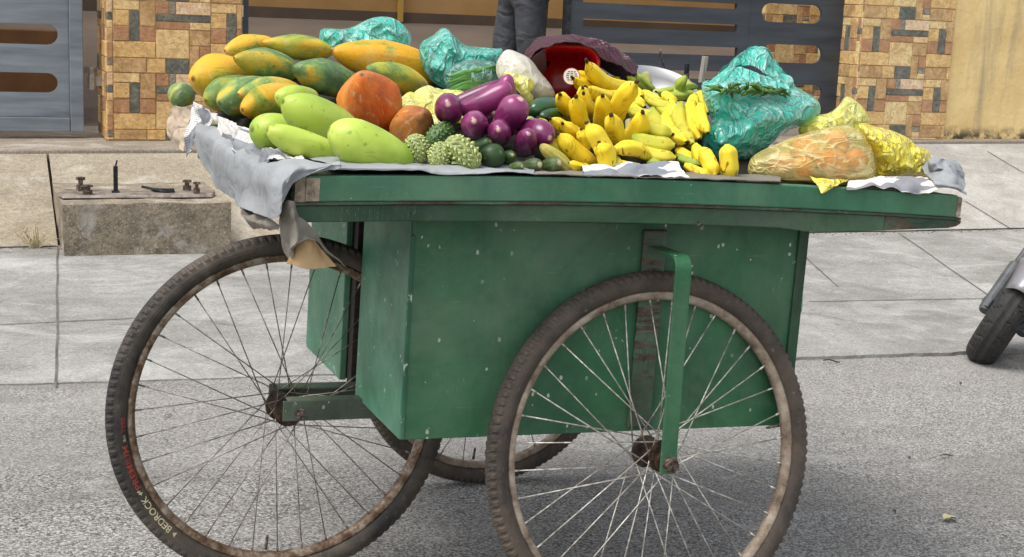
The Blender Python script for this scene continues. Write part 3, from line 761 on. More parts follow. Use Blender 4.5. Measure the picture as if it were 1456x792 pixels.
# lettering moulded on the sidewall of the front tyre
def lettering(txt, a0, a1, rmid, hgt, mat, name='lettering'):
    cu = bpy.data.curves.new('t', 'FONT'); cu.body = txt; cu.size = 1; cu.resolution_u = 3; cu.offset = .012
    t = bpy.data.objects.new('t', cu); COL.objects.link(t)
    dg = bpy.context.evaluated_depsgraph_get(); me = bpy.data.meshes.new_from_object(t.evaluated_get(dg)); bpy.data.objects.remove(t)
    # densify so that letters bend with the tyre
    bm = bmesh.new(); bm.from_mesh(me); bmesh.ops.subdivide_edges(bm, edges=[e for e in bm.edges if e.calc_length() > .25], cuts=2)
    xs_ = [v.co.x for v in bm.verts]; ys_ = [v.co.y for v in bm.verts]; w0, w1 = min(xs_), max(xs_); h1 = max(ys_)
    for v in bm.verts:
        f = (v.co.x-w0)/(w1-w0); ang = a0+(a1-a0)*f; r = rmid+(v.co.y/h1-.5)*hgt
        yy = .0205*math.sqrt(max(0, 1-((r-.3220)/.0200)**2))
        v.co = (r*math.cos(ang), -yy-.0009, r*math.sin(ang))
    bm.to_mesh(me); bm.free(); me.materials.clear(); me.materials.append(mat)
    o = bpy.data.objects.new(name, me); link(o, front_w); return o
lettering('BEDROCK', R(225), R(209.5), .3165, .0125, M['white_letter'])
lettering('PREMIUM', R(206), R(190), .3150, .0115, M['red_letter'])
lettering('28x1½', R(188.6), R(186.2), .3140, .005, M['white_letter'])
lettering('TYRE', R(185.4), R(180), .3140, .0085, M['red_letter'])
b = MB()
def arcpt(a, r): 
    yy = .0205*math.sqrt(max(0, 1-((r-.3220)/.0200)**2)); return (r*math.cos(a), -yy-.0009, r*math.sin(a))
b.add([arcpt(R(227.6), .311), arcpt(R(227.6), .322), arcpt(R(226.2), .3165)], [(0, 1, 2)])
def star(a, r, s):
    c = Vector(arcpt(a, r)); er = Vector((math.cos(a), 0, math.sin(a))); et = Vector((math.sin(a), 0, -math.cos(a)))
    vs = [c]+[c+(er*math.sin(k*math.pi/4)+et*math.cos(k*math.pi/4))*(s if k % 2 == 0 else s*.35) for k in range(8)]
    b.add(vs, [(0, k+1, (k+1) % 8+1) for k in range(8)])
star(R(207.8), .3165, .005); star(R(206.9), .3185, .004)
b.build('lettering', M['white_letter'], front_w)

# cabinet under the tray
XF, XB, YN, YF, ZB, ZT = -.478, .318, .055, .815, .372, .772
SL0, SL1 = .375, .500           # the slot the front wheel runs in
t_ = .012
b = MB(); b.box(XF, XB, YN, YN+t_, ZB, ZT); nearp = b.build('side_panel', M['green'], cart, bevel=.002)
b = MB(); b.box(XF, XB, YF-t_, YF, ZB, ZT); b.build('side_panel', M['green'], cart, bevel=.002)
b = MB(); b.box(XF-.002, XF+t_, YN+t_+.001, SL0, ZB-.003, ZT); b.build('front_panel', M['green_light'], cart, bevel=.002)
b = MB(); b.box(XF-.002, XF+t_, SL1, YF-t_-.001, ZB-.003, ZT); b.build('front_panel', M['green_light'], cart, bevel=.002)
b = MB(); b.box(XF+t_+.001, -.20, SL0-t_, SL0-.001, ZB, ZT); b.build('slot_panel', M['dark_wood'], cart)
b = MB(); b.box(XF+t_+.001, -.20, SL1+.001, SL1+t_, ZB, ZT); b.build('slot_panel', M['dark_wood'], cart)
b = MB(); b.box(-.20, -.20+t_, SL0-t_, SL1+t_, ZB, ZT); b.build('slot_panel', M['dark_wood'], cart)
b = MB(); b.box(XB-t_, XB-.001, YN+t_+.001, YF-t_-.001, ZB, ZT); b.build('rear_panel', M['green'], cart)
b = MB(); b.box(XF+t_, XB-t_-.001, YN+t_, SL0-t_-.001, ZB+.004, ZB+.014); b.box(XF+t_, XB-t_-.001, SL1+t_+.001, YF-t_, ZB+.004, ZB+.014); b.build('cabinet_floor', M['dark_wood'], cart)
# posts either side of the slot
b = MB(); b.box(XF+.013, XF+.045, SL1-.032, SL1-.001, ZB-.01, ZT); b.build('slot_post', M['dark_wood'], cart, bevel=.002)
b = MB(); b.box(XF+.013, XF+.045, SL0+.0, SL0+.018, ZB-.01, ZT); b.build('slot_post', M['dark_wood'], cart, bevel=.002)
# strip of bare primer down the near corner + trim at back edge
b = MB(); b.box(XF-.0045, XF+.002, YN-.0035, YN+.006, ZB+.002, ZT-.03); b.build('corner_strip', mat_paint('chipped corner', '#2b6347', '#1a4a33', '#7f9a80', 3), cart, bevel=.001)
b = MB(); b.box(XB-.018, XB+.004, YN-.006, YN-.001, ZB+.002, ZT); b.build('corner_strip', M['green_dark'], cart, bevel=.0015)
# rusty upright behind the near wheel
b = MB(); b.box(-.036, .012, YN-.009, YN-.0005, ZB+.01, ZT-.012); b.build('upright', mat_paint('grimy upright', '#2d4a36', '#3a3024', '#3d5a44', .4, '#3a2416', .6), cart, bevel=.002)
# fork arms of the front wheel (angle iron)
def angle_iron(y, sgn):
    b = MB(); z0, z1 = .337, .377
    b.box(-.636, XF+.10, y, y+.004, z0, z1)
    y2 = y+sgn*.034
    b.box(-.625, XF+.10, min(y+.0045, y2), max(y, y2), z1-.004, z1) if sgn > 0 else b.box(-.625, XF+.10, y2, y-.0005, z1-.004, z1)
    return b.build('fork_arm', M['arm'], cart, bevel=.001)
angle_iron(.318, 1); angle_iron(.452, -1)
b = MB(); Mb = Matrix.Translation((-.603, .318, .352)); b.lathe([(0, -.014), (.006, -.014), (.006, -.008), (.011, -.008), (.011, 0), (0, 0)], 6, Mb); b.tube([(-.603, .318, .352), (-.617, .36, .345)], .006, 8)
recalc(b.build('axle_bolt', M['bolt'], cart))
b = MB(); b.tube([(-.617, .33, .3435), (-.617, .455, .3435)], .0075, 10); b.build('axle', M['hub'], cart)
# wheel brackets: bent flat bar
def bracket(s, yb, yo, name='wheel_bracket'):
    pts = []
    n = 8; rad = .022
    for (y, z) in [(yb, .728)]: pts.append((y, z))
    cy = yo+s*rad; 
    for i in range(n+1):
        a = i/n*math.pi/2; pts.append((cy-s*rad*math.sin(a), .728-rad+rad*math.cos(a)))
    pts.append((yo, .325))
    b = MB(); vs = []; fs = []; th = .0055
    for i, (y, z) in enumerate(pts):
        p0 = pts[max(i-1, 0)]; p1 = pts[min(i+1, len(pts)-1)]; d = Vector((p1[0]-p0[0], p1[1]-p0[1])).normalized(); nn = Vector((-d.y, d.x))*th/2
        f = max(0, min(1, (.728-z)/.40)); x0 = -.026+.006*f; x1 = .006+.006*f
        if z > .715: x0 -= .0; 
        for x in (x0, x1):
            for sg in (1, -1): vs.append((x, y+nn.x*sg, z+nn.y*sg))
    for i in range(len(pts)-1):
        a = i*4; c = a+4
        fs += [(a, a+1, c+1, c), (a+2, c+2, c+3, a+3), (a, c, c+2, a+2), (a+1, a+3, c+3, c+1)]
    fs += [(0, 2, 3, 1), (len(vs)-4, len(vs)-3, len(vs)-1, len(vs)-2)]
    b.add(vs, fs); return recalc(b.build(name, M['green'] if s > 0 else M['green'], cart, bevel=.0015))
bracket(1, YN-.0095, -.066); bracket(-1, YF+.001, .945)
for (yo, s) in ((-.066, -1), (.945, 1)):
    b = MB(); Mb = Matrix.Translation((-.002, yo, .345)) 
    b.lathe([(0, s*.030), (.005, s*.030), (.006, s*.018), (.012, s*.018), (.013, s*.004), (.016, s*.004), (.016, s*.0), (0, 0)], 8, Mb); recalc(b.build('axle_nut', M['bolt'], cart))
    b = MB(); b.tube([(-.002, yo, .345), (-.002, .02 if s < 0 else .86, .345)], .007, 10); b.lathe([(.010, 0), (.021, 0), (.021, .012), (.010, .012)], 16, Matrix.Translation((-.002, yo+(.008 if s < 0 else -.02), .345)), close=True); b.build('axle', M['hub'], cart)
b = MB(); b.box(-.02, .02, -.02, .90, .40, .43); b.build('axle_beam', M['dark_wood'], cart) if False else None

# tray: the long boards bow up slightly in the middle
def arch(x): return .0125*max(0, 1-((x+.065)/.655)**2)
class TB(MB):
    def box(s, x0, x1, y0, y1, z0, z1, M=None):
        n = max(1, int((x1-x0)/.04)); vs = []; fs = []
        for i in range(n+1):
            x = x0+(x1-x0)*i/n; a = arch(x); vs += [(x, y0, z0+a), (x, y1, z0+a), (x, y1, z1+a), (x, y0, z1+a)]
        for i in range(n):
            for k in range(4): fs.append((i*4+k, i*4+(k+1) % 4, (i+1)*4+(k+1) % 4, (i+1)*4+k))
        fs += [(0, 3, 2, 1), (n*4, n*4+1, n*4+2, n*4+3)]
        s.add(vs, fs)
XL, XR_, YT, YK = -.718, .588, -.060, .945
m_end = M['wood_chip']
b = TB(); b.box(XL+.018, XR_-.012, YT, YT+.024, .8105, .853); b.build('front_board', M['green_front'], cart, bevel=.0025)
b = TB(); b.box(XL, XL+.0175, YT+.001, YT+.024, .8105, .852); b.box(XL+.0172, XL+.040, YT-.0012, YT+.0, .812, .850); b.build('front_board_end', M['wood_chip'], cart, bevel=.003)
b = TB(); b.box(XR_-.0115, XR_, YT+.001, YT+.024, .8115, .850); b.build('front_board_end', M['wood_chip'], cart, bevel=.003)
b = TB(); b.box(XL+.002, XR_+.004, YT+.004, YT+.03, .8045, .8100); b.build('worn_strip', mat_paint('worn strip', '#33503c', '#243a2b', '#4f6a52', 2, '#2d2018', .75), cart, bevel=.001)
# lower apron board, tapering to a rounded nose at the right
xs_ = lin(XL, .594, 26)
ol = [(x, .804+arch(x)) for x in xs_]+[(.594, .798), (.585, .792), (.565, .788)]+[(x, .776+(x-XL)/(.30-XL)*-.0045+arch(x)*(1 if x < .2 else .5)) for x in lin(.30, XL, 20)]
ol = ol[::-1]
def extr(b, ol, y0, y1):
    k = len(ol); b.add([(x, y0, z) for x, z in ol]+[(x, y1, z) for x, z in ol], [tuple(range(k)), tuple(range(k, 2*k))[::-1]]+[(i, k+i, k+(i+1) % k, (i+1) % k) for i in range(k)])
b = MB(); extr(b, ol, YT+.010, YT+.034); recalc(b.build('apron_board', M['green_dark'], cart, bevel=.002))
b = MB(); extr(b, [(.42, .8035+arch(.42)), (.42, .783), (.565, .7885), (.586, .7925), (.5955, .7985), (.5955, .8035)], YT+.0085, YT+.0098); recalc(b.build('bare_patch', mat_paint('peeling nose', '#2b4c36', '#243a2b', '#3f5f47', 2, '#3b2616', .7), cart))
b = TB(); b.box(XL, XL+.02, YT+.025, YK-.02, .776, .852); b.build('end_board', M['green'], cart, bevel=.003)
b = TB(); b.box(XR_-.02, XR_, YT+.025, YK-.02, .79, .850); b.build('end_board', M['green'], cart, bevel=.003)
b = TB(); b.box(XL, XR_, YK-.0195, YK, .79, .852); b.build('back_board', M['green'], cart, bevel=.003)
b = TB(); b.box(XL+.021, XR_-.021, YT+.035, YK-.021, .822, .838); b.build('tray_floor', M['dark_wood'], cart)
for x in (-.52, -.1, .2, .45):
    b = TB(); b.box(x, x+.04, YT+.036, YK-.022, .790, .821); b.build('cross_bearer', M['dark_wood'], cart)
# screws in the apron board
for (x, z) in [(.02, .788), (.03, .779)]:
    b = MB(); b.lathe([(0, -.002), (.004, -.002), (.004, 0)], 8, Matrix.Translation((x, YT+.010, z))); b.build('screw', M['bolt'], cart)

# ================================================================ LOAD
def catmull(P, t):
    n = len(P)-1; f = t*n; i = min(int(f), n-1); u = f-i
    p0 = P[max(i-1, 0)]; p1 = P[i]; p2 = P[i+1]; p3 = P[min(i+2, n)]
    return .5*((2*p1)+(-p0+p2)*u+(2*p0-5*p1+4*p2-p3)*u*u+(-p0+3*p1-3*p2+p3)*u*u*u)
def sheet(name, rows, mat, label=None, cat=None, group=None, nu=90, nv=50, amp=.006, freq=9, thick=.0012, seed=0, parent=None, stretch=(1, 1, 1), kind=None, frame=Pc, mats=None, crease=True, ragged=0):
    """cloth or paper patch through rows of (px,py,Y) control points"""
    G = [[frame(*c) for c in row] for row in rows]
    vs = []; uvs = []
    L = [[None]*(nv+1) for _ in range(nu+1)]
    for i in range(nu+1):
        u = i/nu
        colp = [catmull(row, u) for row in G]
        for j in range(nv+1): L[i][j] = catmull(colp, j/nv)
    for i in range(nu+1):
        for j in range(nv+1):
            p = L[i][j]; a = L[min(i+1, nu)][j]-L[max(i-1, 0)][j]; c = L[i][min(j+1, nv)]-L[i][max(j-1, 0)]
            nrm = a.cross(c)
            if nrm.length > 1e-9: nrm.normalize()
            q = Vector((p.x*stretch[0], p.y*stretch[1], p.z*stretch[2]))*freq+Vector((seed*7.1, seed*3.3, seed))
            k = noise.noise(q)*.7+noise.noise(q*2.3)*.35
            if crease:
                k = (1-abs(noise.noise(q))*3.2)*.55+(1-abs(noise.noise(q*2.1+Vector((4, 4, 4))))*3.2)*.28+.25*noise.noise(q*.6)
            e = 1
            pp = p+nrm*(k*amp*e)
            if ragged and (i in (0, nu) or j in (0, nv)):
                pp = pp+(a.normalized()+c.normalized())*ragged*noise.noise(p*60)
            vs.append(pp); uvs.append((i/nu, j/nv))
    n = nv+1
    fs = [(i*n+j, (i+1)*n+j, (i+1)*n+j+1, i*n+j+1) for i in range(nu) for j in range(nv)]
    o = mesh(name, vs, fs, mat, parent, uvs=uvs)
    if thick:
        s = o.modifiers.new('thick', 'SOLIDIFY'); s.thickness = thick; s.offset = 0
        if mats: o.data.materials.append(mats); s.material_offset = 1; s.material_offset_rim = 1
    return tag(o, label, cat, group, kind)
def fruit(name, A, B, wpx, prof, mat, label, cat, group=None, bend=0, lobes=0, lobe_amp=0, nr=30, na=36, bump=None, flat=1, parent=None, bend_dir=None, irr=.07):
    """A, B: (px,py,Y) of the two ends; UV v runs A to B"""
    a = Pc(*A); c = Pc(*B); mid = (a+c)/2; L = (c-a).length; rad = wpx/2/ppm(mid)
    z = (c-a).normalized()
    view = VIEW(mid)
    x = (bend_dir or z.cross(view)); x = (x-z*x.dot(z))
    if x.length < 1e-4: x = z.orthogonal()
    x.normalize(); y = z.cross(x)
    vs = []; uvs = []; fs = []
    for i in range(nr+1):
        t = i/nr; tt = .5-.5*math.cos(math.pi*t); r = prof(tt)*rad
        ctr = Vector((bend*L*(1-(2*tt-1)**2), 0, (tt-.5)*L))
        for k in range(na):
            an = 2*math.pi*k/na; rr = r*(1+lobe_amp*math.cos(lobes*an+1)*math.sin(math.pi*tt))
            rr *= 1+irr*noise.noise(Vector((math.cos(an)*1.2, math.sin(an)*1.2, tt*2.4))+mid*20)
            v = ctr+Vector((math.cos(an)*rr, math.sin(an)*rr*flat, 0))
            if bump: v += bump(an, tt, r, rad)
            vs.append(v); uvs.append((k/na, tt))
    for i in range(nr):
        for k in range(na): fs.append((i*na+k, i*na+(k+1) % na, (i+1)*na+(k+1) % na, (i+1)*na+k))
    fs.append(tuple(range(na))[::-1]); fs.append(tuple(nr*na+k for k in range(na)))
    Mx = Matrix((x, y, z)).transposed().to_4x4(); Mx.translation = mid
    if parent is None:
        o = mesh(name, vs, fs, mat, None, uvs=uvs, origin=(0, 0, 0)); o.matrix_world = Mx
        tag(o, label, cat, group)
    else:
        Pm = Matrix.Translation(parent.location)
        o = mesh(name, [Pm.inverted() @ (Mx @ v) for v in vs], fs, mat, parent, uvs=uvs)
    return o
def ell(p=.5, q=.5, e=.5):
    """egg profile, widest at p"""
    def f(t):
        s = (t-p)/(p if t < p else 1-p); return max(0.0, 1-abs(s)**(2.2))**e
    return f
def papprof(p=.55, neck=.55):
    def f(t):
        s = (t-p)/(p if t < p else 1-p)
        r = max(0, 1-abs(s)**2.3)**.55
        return r*(neck+(1-neck)*min(1, t/p*1.15)) if t < p else r
    return f
# mound of sacking the heap is built on
def mound(name, label, y0, y1, pts, mat):
    pass
gx = lin(XL+.03, XR_-.03, 60); gy = lin(YT+.05, YK-.03, 44); vs = []; fs = []
for x in gx:
    for y in gy:
        e = min(1, (x-XL)/.10, (XR_-x)/.12, (y-YT-.02)/.10, (YK-y)/.07); e = max(0, e); e = e*e*(3-2*e)
        sm = lambda t: (lambda q: q*q*(3-2*q))(max(0, min(1, t)))
        hl = .015+.025*sm((y-.1)/.3)+.095*sm((y-.48)/.36); hm = .012+.088*sm((y-.0)/.36)+.03*sm((y-.5)/.3); hr = .01+.03*sm(y/.3)
        a_ = sm((x+.42)/.2); b2 = sm((x-.12)/.2)
        h = (hl*(1-a_)+hm*a_)*(1-b2)+hr*b2
        z = .842+e*(h+.012*noise.noise(Vector((x*9, y*9, 0))))+.004*noise.noise(Vector((x*25, y*25, 4)))
        vs.append(C2W((x, y, z+arch(x)*.8)))
n = len(gy)
for i in range(len(gx)-1):
    for j in range(n-1): fs.append((i*n+j, (i+1)*n+j, (i+1)*n+j+1, i*n+j+1))
tag(mesh('sacking', vs, fs, M['sack_dark']), 'dark sacking spread over the cart tray under the whole heap', 'sacking')

# ---- papayas
PG = 'papayas heaped at the left of the cart'
mp = {
 'green': mat_papaya('papaya green', '#51704a', '#78944c', '#c9aa34', lo=.44, hi=.58),
 'mix': mat_papaya('papaya turning', '#5f7f42', '#9ea23c', '#d4aa2c', lo=.40, hi=.56),
 'yellow': mat_papaya('papaya yellow', '#71893a', '#cba72c', '#dca428', lo=.40, hi=.50),
 'ripe': mat_papaya('papaya ripe', '#567a2a', '#bc9a24', '#dd9e1a', lo=.40, hi=.52, scale=4),
 'orange': mat_papaya('papaya orange', '#b9521e', '#d67026', '#e39640', '#4d4a20', lo=.36, hi=.62, rot=.45),
 'brown': mat_papaya('papaya overripe', '#8e4a20', '#b5702a', '#c08a3a', '#3a2a1a', lo=.3, hi=.65, rot=.8),
}
PP = [
 # A, B, width, mat, profile, label
 ((246, 150, .93), (270, 122, .93), 38, 'green', ell(.5), 'small dark green papaya at the far left end of the heap'),
 ((274, 112, .74), (352, 106, .86), 64, 'yellow', papprof(.42, .8), 'orange yellow papaya resting beside the small dark green one'),
 ((319, 72, .86), (394, 64, .92), 38, 'yellow', papprof(.45, .7), 'yellow green papaya peeping out behind the upper left green one'),
 ((332, 82, .70), (424, 103, .78), 46, 'green', papprof(.5, .6), 'dull green papaya with a yellow blush in the upper left of the heap'),
 ((372, 60, .84), (474, 74, .86), 37, 'mix', papprof(.5, .45), 'green papaya fading to yellow at the top edge of the heap'),
 ((416, 96, .60), (509, 125, .66), 50, 'green', papprof(.45, .65), 'green papaya with scarred cheek left of the large yellow one'),
 ((472, 72, .72), (634, 108, .74), 60, 'ripe', papprof(.5, .8), 'largest papaya, long and mostly yellow, on top of the heap'),
 ((520, 98, .50), (608, 128, .56), 44, 'mix', papprof(.5, .8), 'speckled green papaya with a blue grey patch behind the orange one'),
 ((514, 106, .24), (536, 186, .36), 92, 'orange', papprof(.52, .55), 'deep orange ripe papaya in the middle of the heap'),
 ((603, 162, .13), (573, 196, .24), 60, 'brown', papprof(.5, .6), 'bruised brown orange papaya beside the eggplants'),
 ((292, 143, .66), (362, 122, .76), 50, 'mix', papprof(.42, .75), 'yellow topped papaya wedged beside the orange yellow one'),
 ((311, 146, .56), (396, 128, .66), 58, 'green', papprof(.4, .7), 'blunt ended dark green papaya in the lower left row'),
 ((338, 134, .52), (428, 130, .62), 44, 'green', papprof(.45, .6), 'green papaya lying across the back of the lower left row'),
 ((344, 156, .44), (432, 134, .56), 54, 'ripe', papprof(.42, .7), 'blotched yellow papaya just left of the pale green ones'),
]
for A, B, w_, mt, pr_, lab in PP:
    o = fruit('papaya', A, B, w_, pr_, mp[mt], lab, 'papaya', PG, lobes=5, lobe_amp=.03)
    if 'blue grey patch' in lab:
        pass
# ---- pale green raw papayas
mg = mat_fruit('pale green skin', '#86a532', '#bccd58', 6, .42, '#6a8a2e', .25, '#4b4a20', .010, scars='#5c7a2a')
RG = 'pale green papayas along the front of the cart'
for A, B, w_, pr_, lab in [
 ((394, 138, .30), (450, 136, .36), 36, ell(.4), 'pale green papaya mostly hidden behind the biggest pale green one'),
 ((402, 144, .18), (512, 190, .22), 62, papprof(.38, .85), 'biggest pale green papaya lying above the front row'),
 ((358, 183, .26), (436, 192, .30), 58, ell(.42), 'rounded pale green papaya at the left of the front row'),
 ((380, 184, .12), (492, 222, .12), 40, ell(.45, e=.45), 'slender pale green papaya lying lowest in the front row'),
 ((467, 184, .05), (588, 232, .04), 66, papprof(.34, .9), 'tapering pale green papaya nearest the brown orange one')]:
    fruit('green_papaya', A, B, w_, pr_, mg, lab, 'papaya', RG, bend=-.03)

# ---- eggplants
me_ = mat_fruit('eggplant skin', '#581642', '#8a3468', 9, .26, None, .1, '#d2b49a', .009, coat=.3, scars='#8d5a78')
EG = 'purple eggplants in the middle of the cart'
for A, B, w_, pr_, bd, lab in [
 ((637, 148, .10), (640, 164, .26), 41, ell(.35), 0, 'dark round eggplant left of the long glossy one'),
 ((727, 122, .16), (650, 158, .20), 35, ell(.45, e=.42), .06, 'long glossy eggplant lying across the others'),
 ((712, 118, .25), (640, 148, .27), 26, ell(.5, e=.42), .06, 'thin eggplant tucked behind the long glossy one'),
 ((718, 106, .24), (738, 156, .24), 30, ell(.35, e=.45), -.15, 'hooked eggplant at the top of the eggplant heap'),
 ((740, 140, .08), (708, 196, .14), 44, ell(.35, e=.45), 0, 'upright eggplant with a pale scarred tip right of the long one'),
 ((674, 172, .04), (676, 186, .20), 39, ell(.35), 0, 'round eggplant end above the dark cucumber'),
 ((709, 184, .02), (710, 196, .18), 36, ell(.35), 0, 'small round eggplant end just right of the cucumber'),
 ((752, 190, .0), (742, 216, .10), 32, ell(.4), 0, 'lowest eggplant, narrow, above the baby gourds'),
 ((782, 196, .03), (742, 184, .12), 38, ell(.38), -.05, 'eggplant at the right touching the bananas'),
 ((702, 160, .20), (690, 172, .24), 34, ell(.4), 0, 'shaded eggplant deep between the others')]:
    fruit('eggplant', A, B, w_, pr_, me_, lab, 'eggplant', EG, bend=bd)

# ---- bitter gourds
def gourd_bump(an, t, r, rad):
    k = max(0, math.sin(an*13+t*9+math.sin(t*23)*.8))*max(0, math.sin(t*46+math.sin(an*5)*3)); k = k**.8
    s = .24*rad*k*(math.sin(math.pi*t)**.4 if 0 < t < 1 else 0)
    return Vector((math.cos(an)*s, math.sin(an)*s, 0))
def mat_gourd(name, a, b):
    m = NM(name); v = m.mapped(rand=True)
    geo = m.n.new('ShaderNodeNewGeometry')
    c = m.ramp(geo.outputs['Pointiness'], [(.475, a), (.525, b)])
    m.col(c); m.set(Roughness=.45); m.bump(m.noise(220, 2, .5, v), .3, .002); return m.m
gl = mat_gourd('bitter gourd light', '#35501c', '#b3ba70'); gd = mat_gourd('bitter gourd dark', '#2f4a22', '#5b7a3c')
for A, B, w_, mt, lab in [
 ((586, 191, .06), (600, 233, .04), 33, gl, 'pale bitter gourd leaning on the brown orange papaya'),
 ((609, 203, .12), (643, 180, .14), 30, gd, 'dark green bitter gourd lying above the pale ones'),
 ((630, 203, .03), (621, 239, .005), 30, gl, 'small pale bitter gourd in the middle of the three at the front'),
 ((636, 197, .03), (679, 240, -.01), 40, gl, 'largest pale bitter gourd with a pointed tip')]:
    fruit('bitter_gourd', A, B, w_, ell(.5, e=.55), mt, lab, 'bitter gourd', 'bitter gourds at the front edge', bump=gourd_bump, nr=70, na=96)
# ---- cucumbers and small squashes
mcu = mat_fruit('cucumber skin', '#22381a', '#38542a', 14, .4, '#7f9a58', .2, '#a89a6a', .02, stretch=(1, 1, .25))
mrd = mat_fruit('dark gourd skin', '#1f3218', '#2f4a22', 16, .45, '#5f7a3a', .2, '#8a8a5a', .006)
fruit('cucumber', (698, 201, .04), (668, 214, .08), 20, ell(.45, e=.42), mcu, 'short striped cucumber under the round eggplants', 'cucumber')
fruit('round_gourd', (712, 216, -.01), (688, 228, .03), 36, ell(.5), mrd, 'dark green round gourd beside the largest bitter gourd', 'gourd')
fruit('round_gourd', (729, 220, .0), (716, 232, .05), 22, ell(.5), mcu, 'small dark gourd just right of the round gourd', 'gourd')
mok = mat_fruit('baby gourd skin', '#37472a', '#56683a', 20, .5, '#8a9a6a', .2, '#c3b290', .03)
for A, B, w_, lab in [((743, 236, -.035), (724, 238, .0), 13, 'smallest baby gourd with a cut stem at the tray edge'), ((768, 234, -.035), (744, 238, .01), 21, 'middle baby gourd with a cut pale stem end'), ((796, 231, -.035), (768, 240, .01), 22, 'striped baby gourd with a pale cut end beside the bananas')]:
    fruit('baby_gourd', A, B, w_, ell(.35, e=.42), mok, lab, 'gourd', 'baby gourds at the tray edge', lobes=8, lobe_amp=.05)
mhusk = mat_fruit('corn husk', '#a89a3a', '#c5bb62', 30, .6, None, .5, '#8a6a4a', .05, stretch=(6, 6, .6))
fruit('corn_cob', (768, 206, .0), (812, 242, .0), 22, ell(.6, e=.5), mhusk, 'corn cob in yellow husk beside the baby gourds', 'corn cob', lobes=9, lobe_amp=.05)
fruit('corn_cob', (738, 200, .10), (756, 168, .16), 22, ell(.5, e=.5), mat_fruit('pale husk', '#8f9a62', '#b5ba84', 30, .6, None, .5, stretch=(6, 6, .6)), 'pale husked corn cob upright between the eggplants', 'corn cob', lobes=9, lobe_amp=.05)
mpep = mat_fruit('green pepper skin', '#15301b', '#27502a', 5, .2, None, .1, '#2d4a20', .03, coat=.5)
fruit('green_pepper', (754, 158, .20), (792, 148, .24), 30, ell(.5, e=.42), mpep, 'glossy dark green pepper left of the bananas', 'pepper', lobes=3, lobe_amp=.08)
fruit('green_pepper', (768, 166, .18), (800, 160, .20), 18, ell(.5, e=.42), mpep, 'small glossy pepper under the dark green one', 'pepper', lobes=3, lobe_amp=.08)

# ---- bananas
my = mat_banana('banana yellow', '#e3bf18', '#f3d640', '#bcc034', .45, .8)
myg = mat_banana('banana yellow green', '#bfb02a', '#d6c544', '#86a032', .85, .5)
mgr = mat_banana('banana green', '#8fa63c', '#b5bd5a', '#7a9638', .6, .3)
mst = mat_fruit('banana stem', '#8a8a4a', '#b5ae78', 30, .7, '#4a3a20')
def c3(x, y): return (740+x/3.6, 40+y/3.6)
def banana(parent, x1, y1, x2, y2, w_, bend, Y1, Y2, mat):
    p = c3(x1, y1); q = c3(x2, y2)
    a = Pc(p[0], p[1], Y1); c = Pc(q[0], q[1], Y2)
    L = (c-a).length; z = (c-a).normalized(); mid = (a+c)/2; rad = w_/3.6/2/ppm(mid)*1.1
    x = z.cross(VIEW(mid)); x.normalize(); y = z.cross(x)
    nr, na = 26, 20; vs = []; uvs = []; fs = []
    for i in range(nr+1):
        t = i/nr
        if t < .06: r = .20+.04*math.sin(t*50)
        else:
            s = (t-.06)/.94; u_ = min(1, s/.24); r = (.24+.76*(1-(1-u_)**2.2))*(.94+.06*math.sin(math.pi*s))*(1 if s < .72 else 1-.5*((s-.72)/.28)**1.6)
        r *= rad; ctr = Vector((bend*L*(1-(2*t-1)**2), 0, (t-.5)*L))
        for k in range(na):
            an = 2*math.pi*k/na; rr = r*(1+.085*math.cos(5*an)*(1 if .1 < t < .95 else .2)+.05*noise.noise(Vector((t*4, math.cos(an), math.sin(an)))+mid*9))
            vs.append(ctr+Vector((math.cos(an)*rr, math.sin(an)*rr, 0))); uvs.append((k/na, t))
    for i in range(nr):
        for k in range(na): fs.append((i*na+k, i*na+(k+1) % na, (i+1)*na+(k+1) % na, (i+1)*na+k))
    fs.append(tuple(range(na))[::-1]); fs.append(tuple(nr*na+k for k in range(na)))
    Mx = Matrix((x, y, z)).transposed().to_4x4(); Mx.translation = mid-parent.location
    return mesh('banana', [Mx @ v for v in vs], fs, mat, parent, uvs=uvs)
BU = 'bunches of bananas'
def bunch(label, crown, items, cat='bananas'):
    p = c3(crown[0], crown[1]); o = empty('banana_bunch', label, cat, Pc(p[0], p[1], crown[2]), BU)
    for it in items: banana(o, *it)
    # crown: the short stub the fingers share
    b = MB(); b.tube([(0, 0, 0), (.01, .015, .01), (.012, .03, .03)], [.014, .012, .009], 10); b.build('stem', mst, o, smooth=True)
    return o
bunch('topmost banana bunch reaching over the red tub', (640, 310, .44), [
 (335, 160, 575, 300, 78, -.10, .26, .40, my), (262, 250, 480, 285, 66, -.08, .28, .40, my), (330, 298, 545, 335, 60, -.06, .22, .36, my), (275, 215, 500, 262, 60, -.1, .34, .42, my)])
bunch('banana bunch fanning out at the left beside the dark pepper', (380, 420, .34), [
 (200, 335, 215, 470, 74, .05, .14, .24, my), (285, 345, 335, 545, 80, -.04, .10, .18, my), (318, 302, 270, 400, 66, .12, .20, .26, my), (322, 330, 400, 430, 72, -.1, .20, .28, my), (240, 385, 290, 520, 56, .0, .16, .24, my)])
bunch('banana bunch at the centre with its big finger pointing up right', (500, 560, .30), [
 (420, 342, 400, 520, 80, .03, .12, .20, my), (600, 270, 470, 500, 92, -.06, .10, .20, my), (463, 440, 480, 625, 88, .03, .05, .12, my), (626, 425, 515, 580, 92, .12, .08, .16, my)])
bunch('banana bunch at the front hanging down to the tray edge', (330, 560, .20), [
 (335, 480, 470, 715, 90, .03, .02, .02, my), (400, 580, 455, 730, 84, .03, -.005, .0, my), (188, 535, 385, 705, 84, -.05, .03, .05, my), (310, 515, 335, 640, 60, 0, .06, .08, my)])
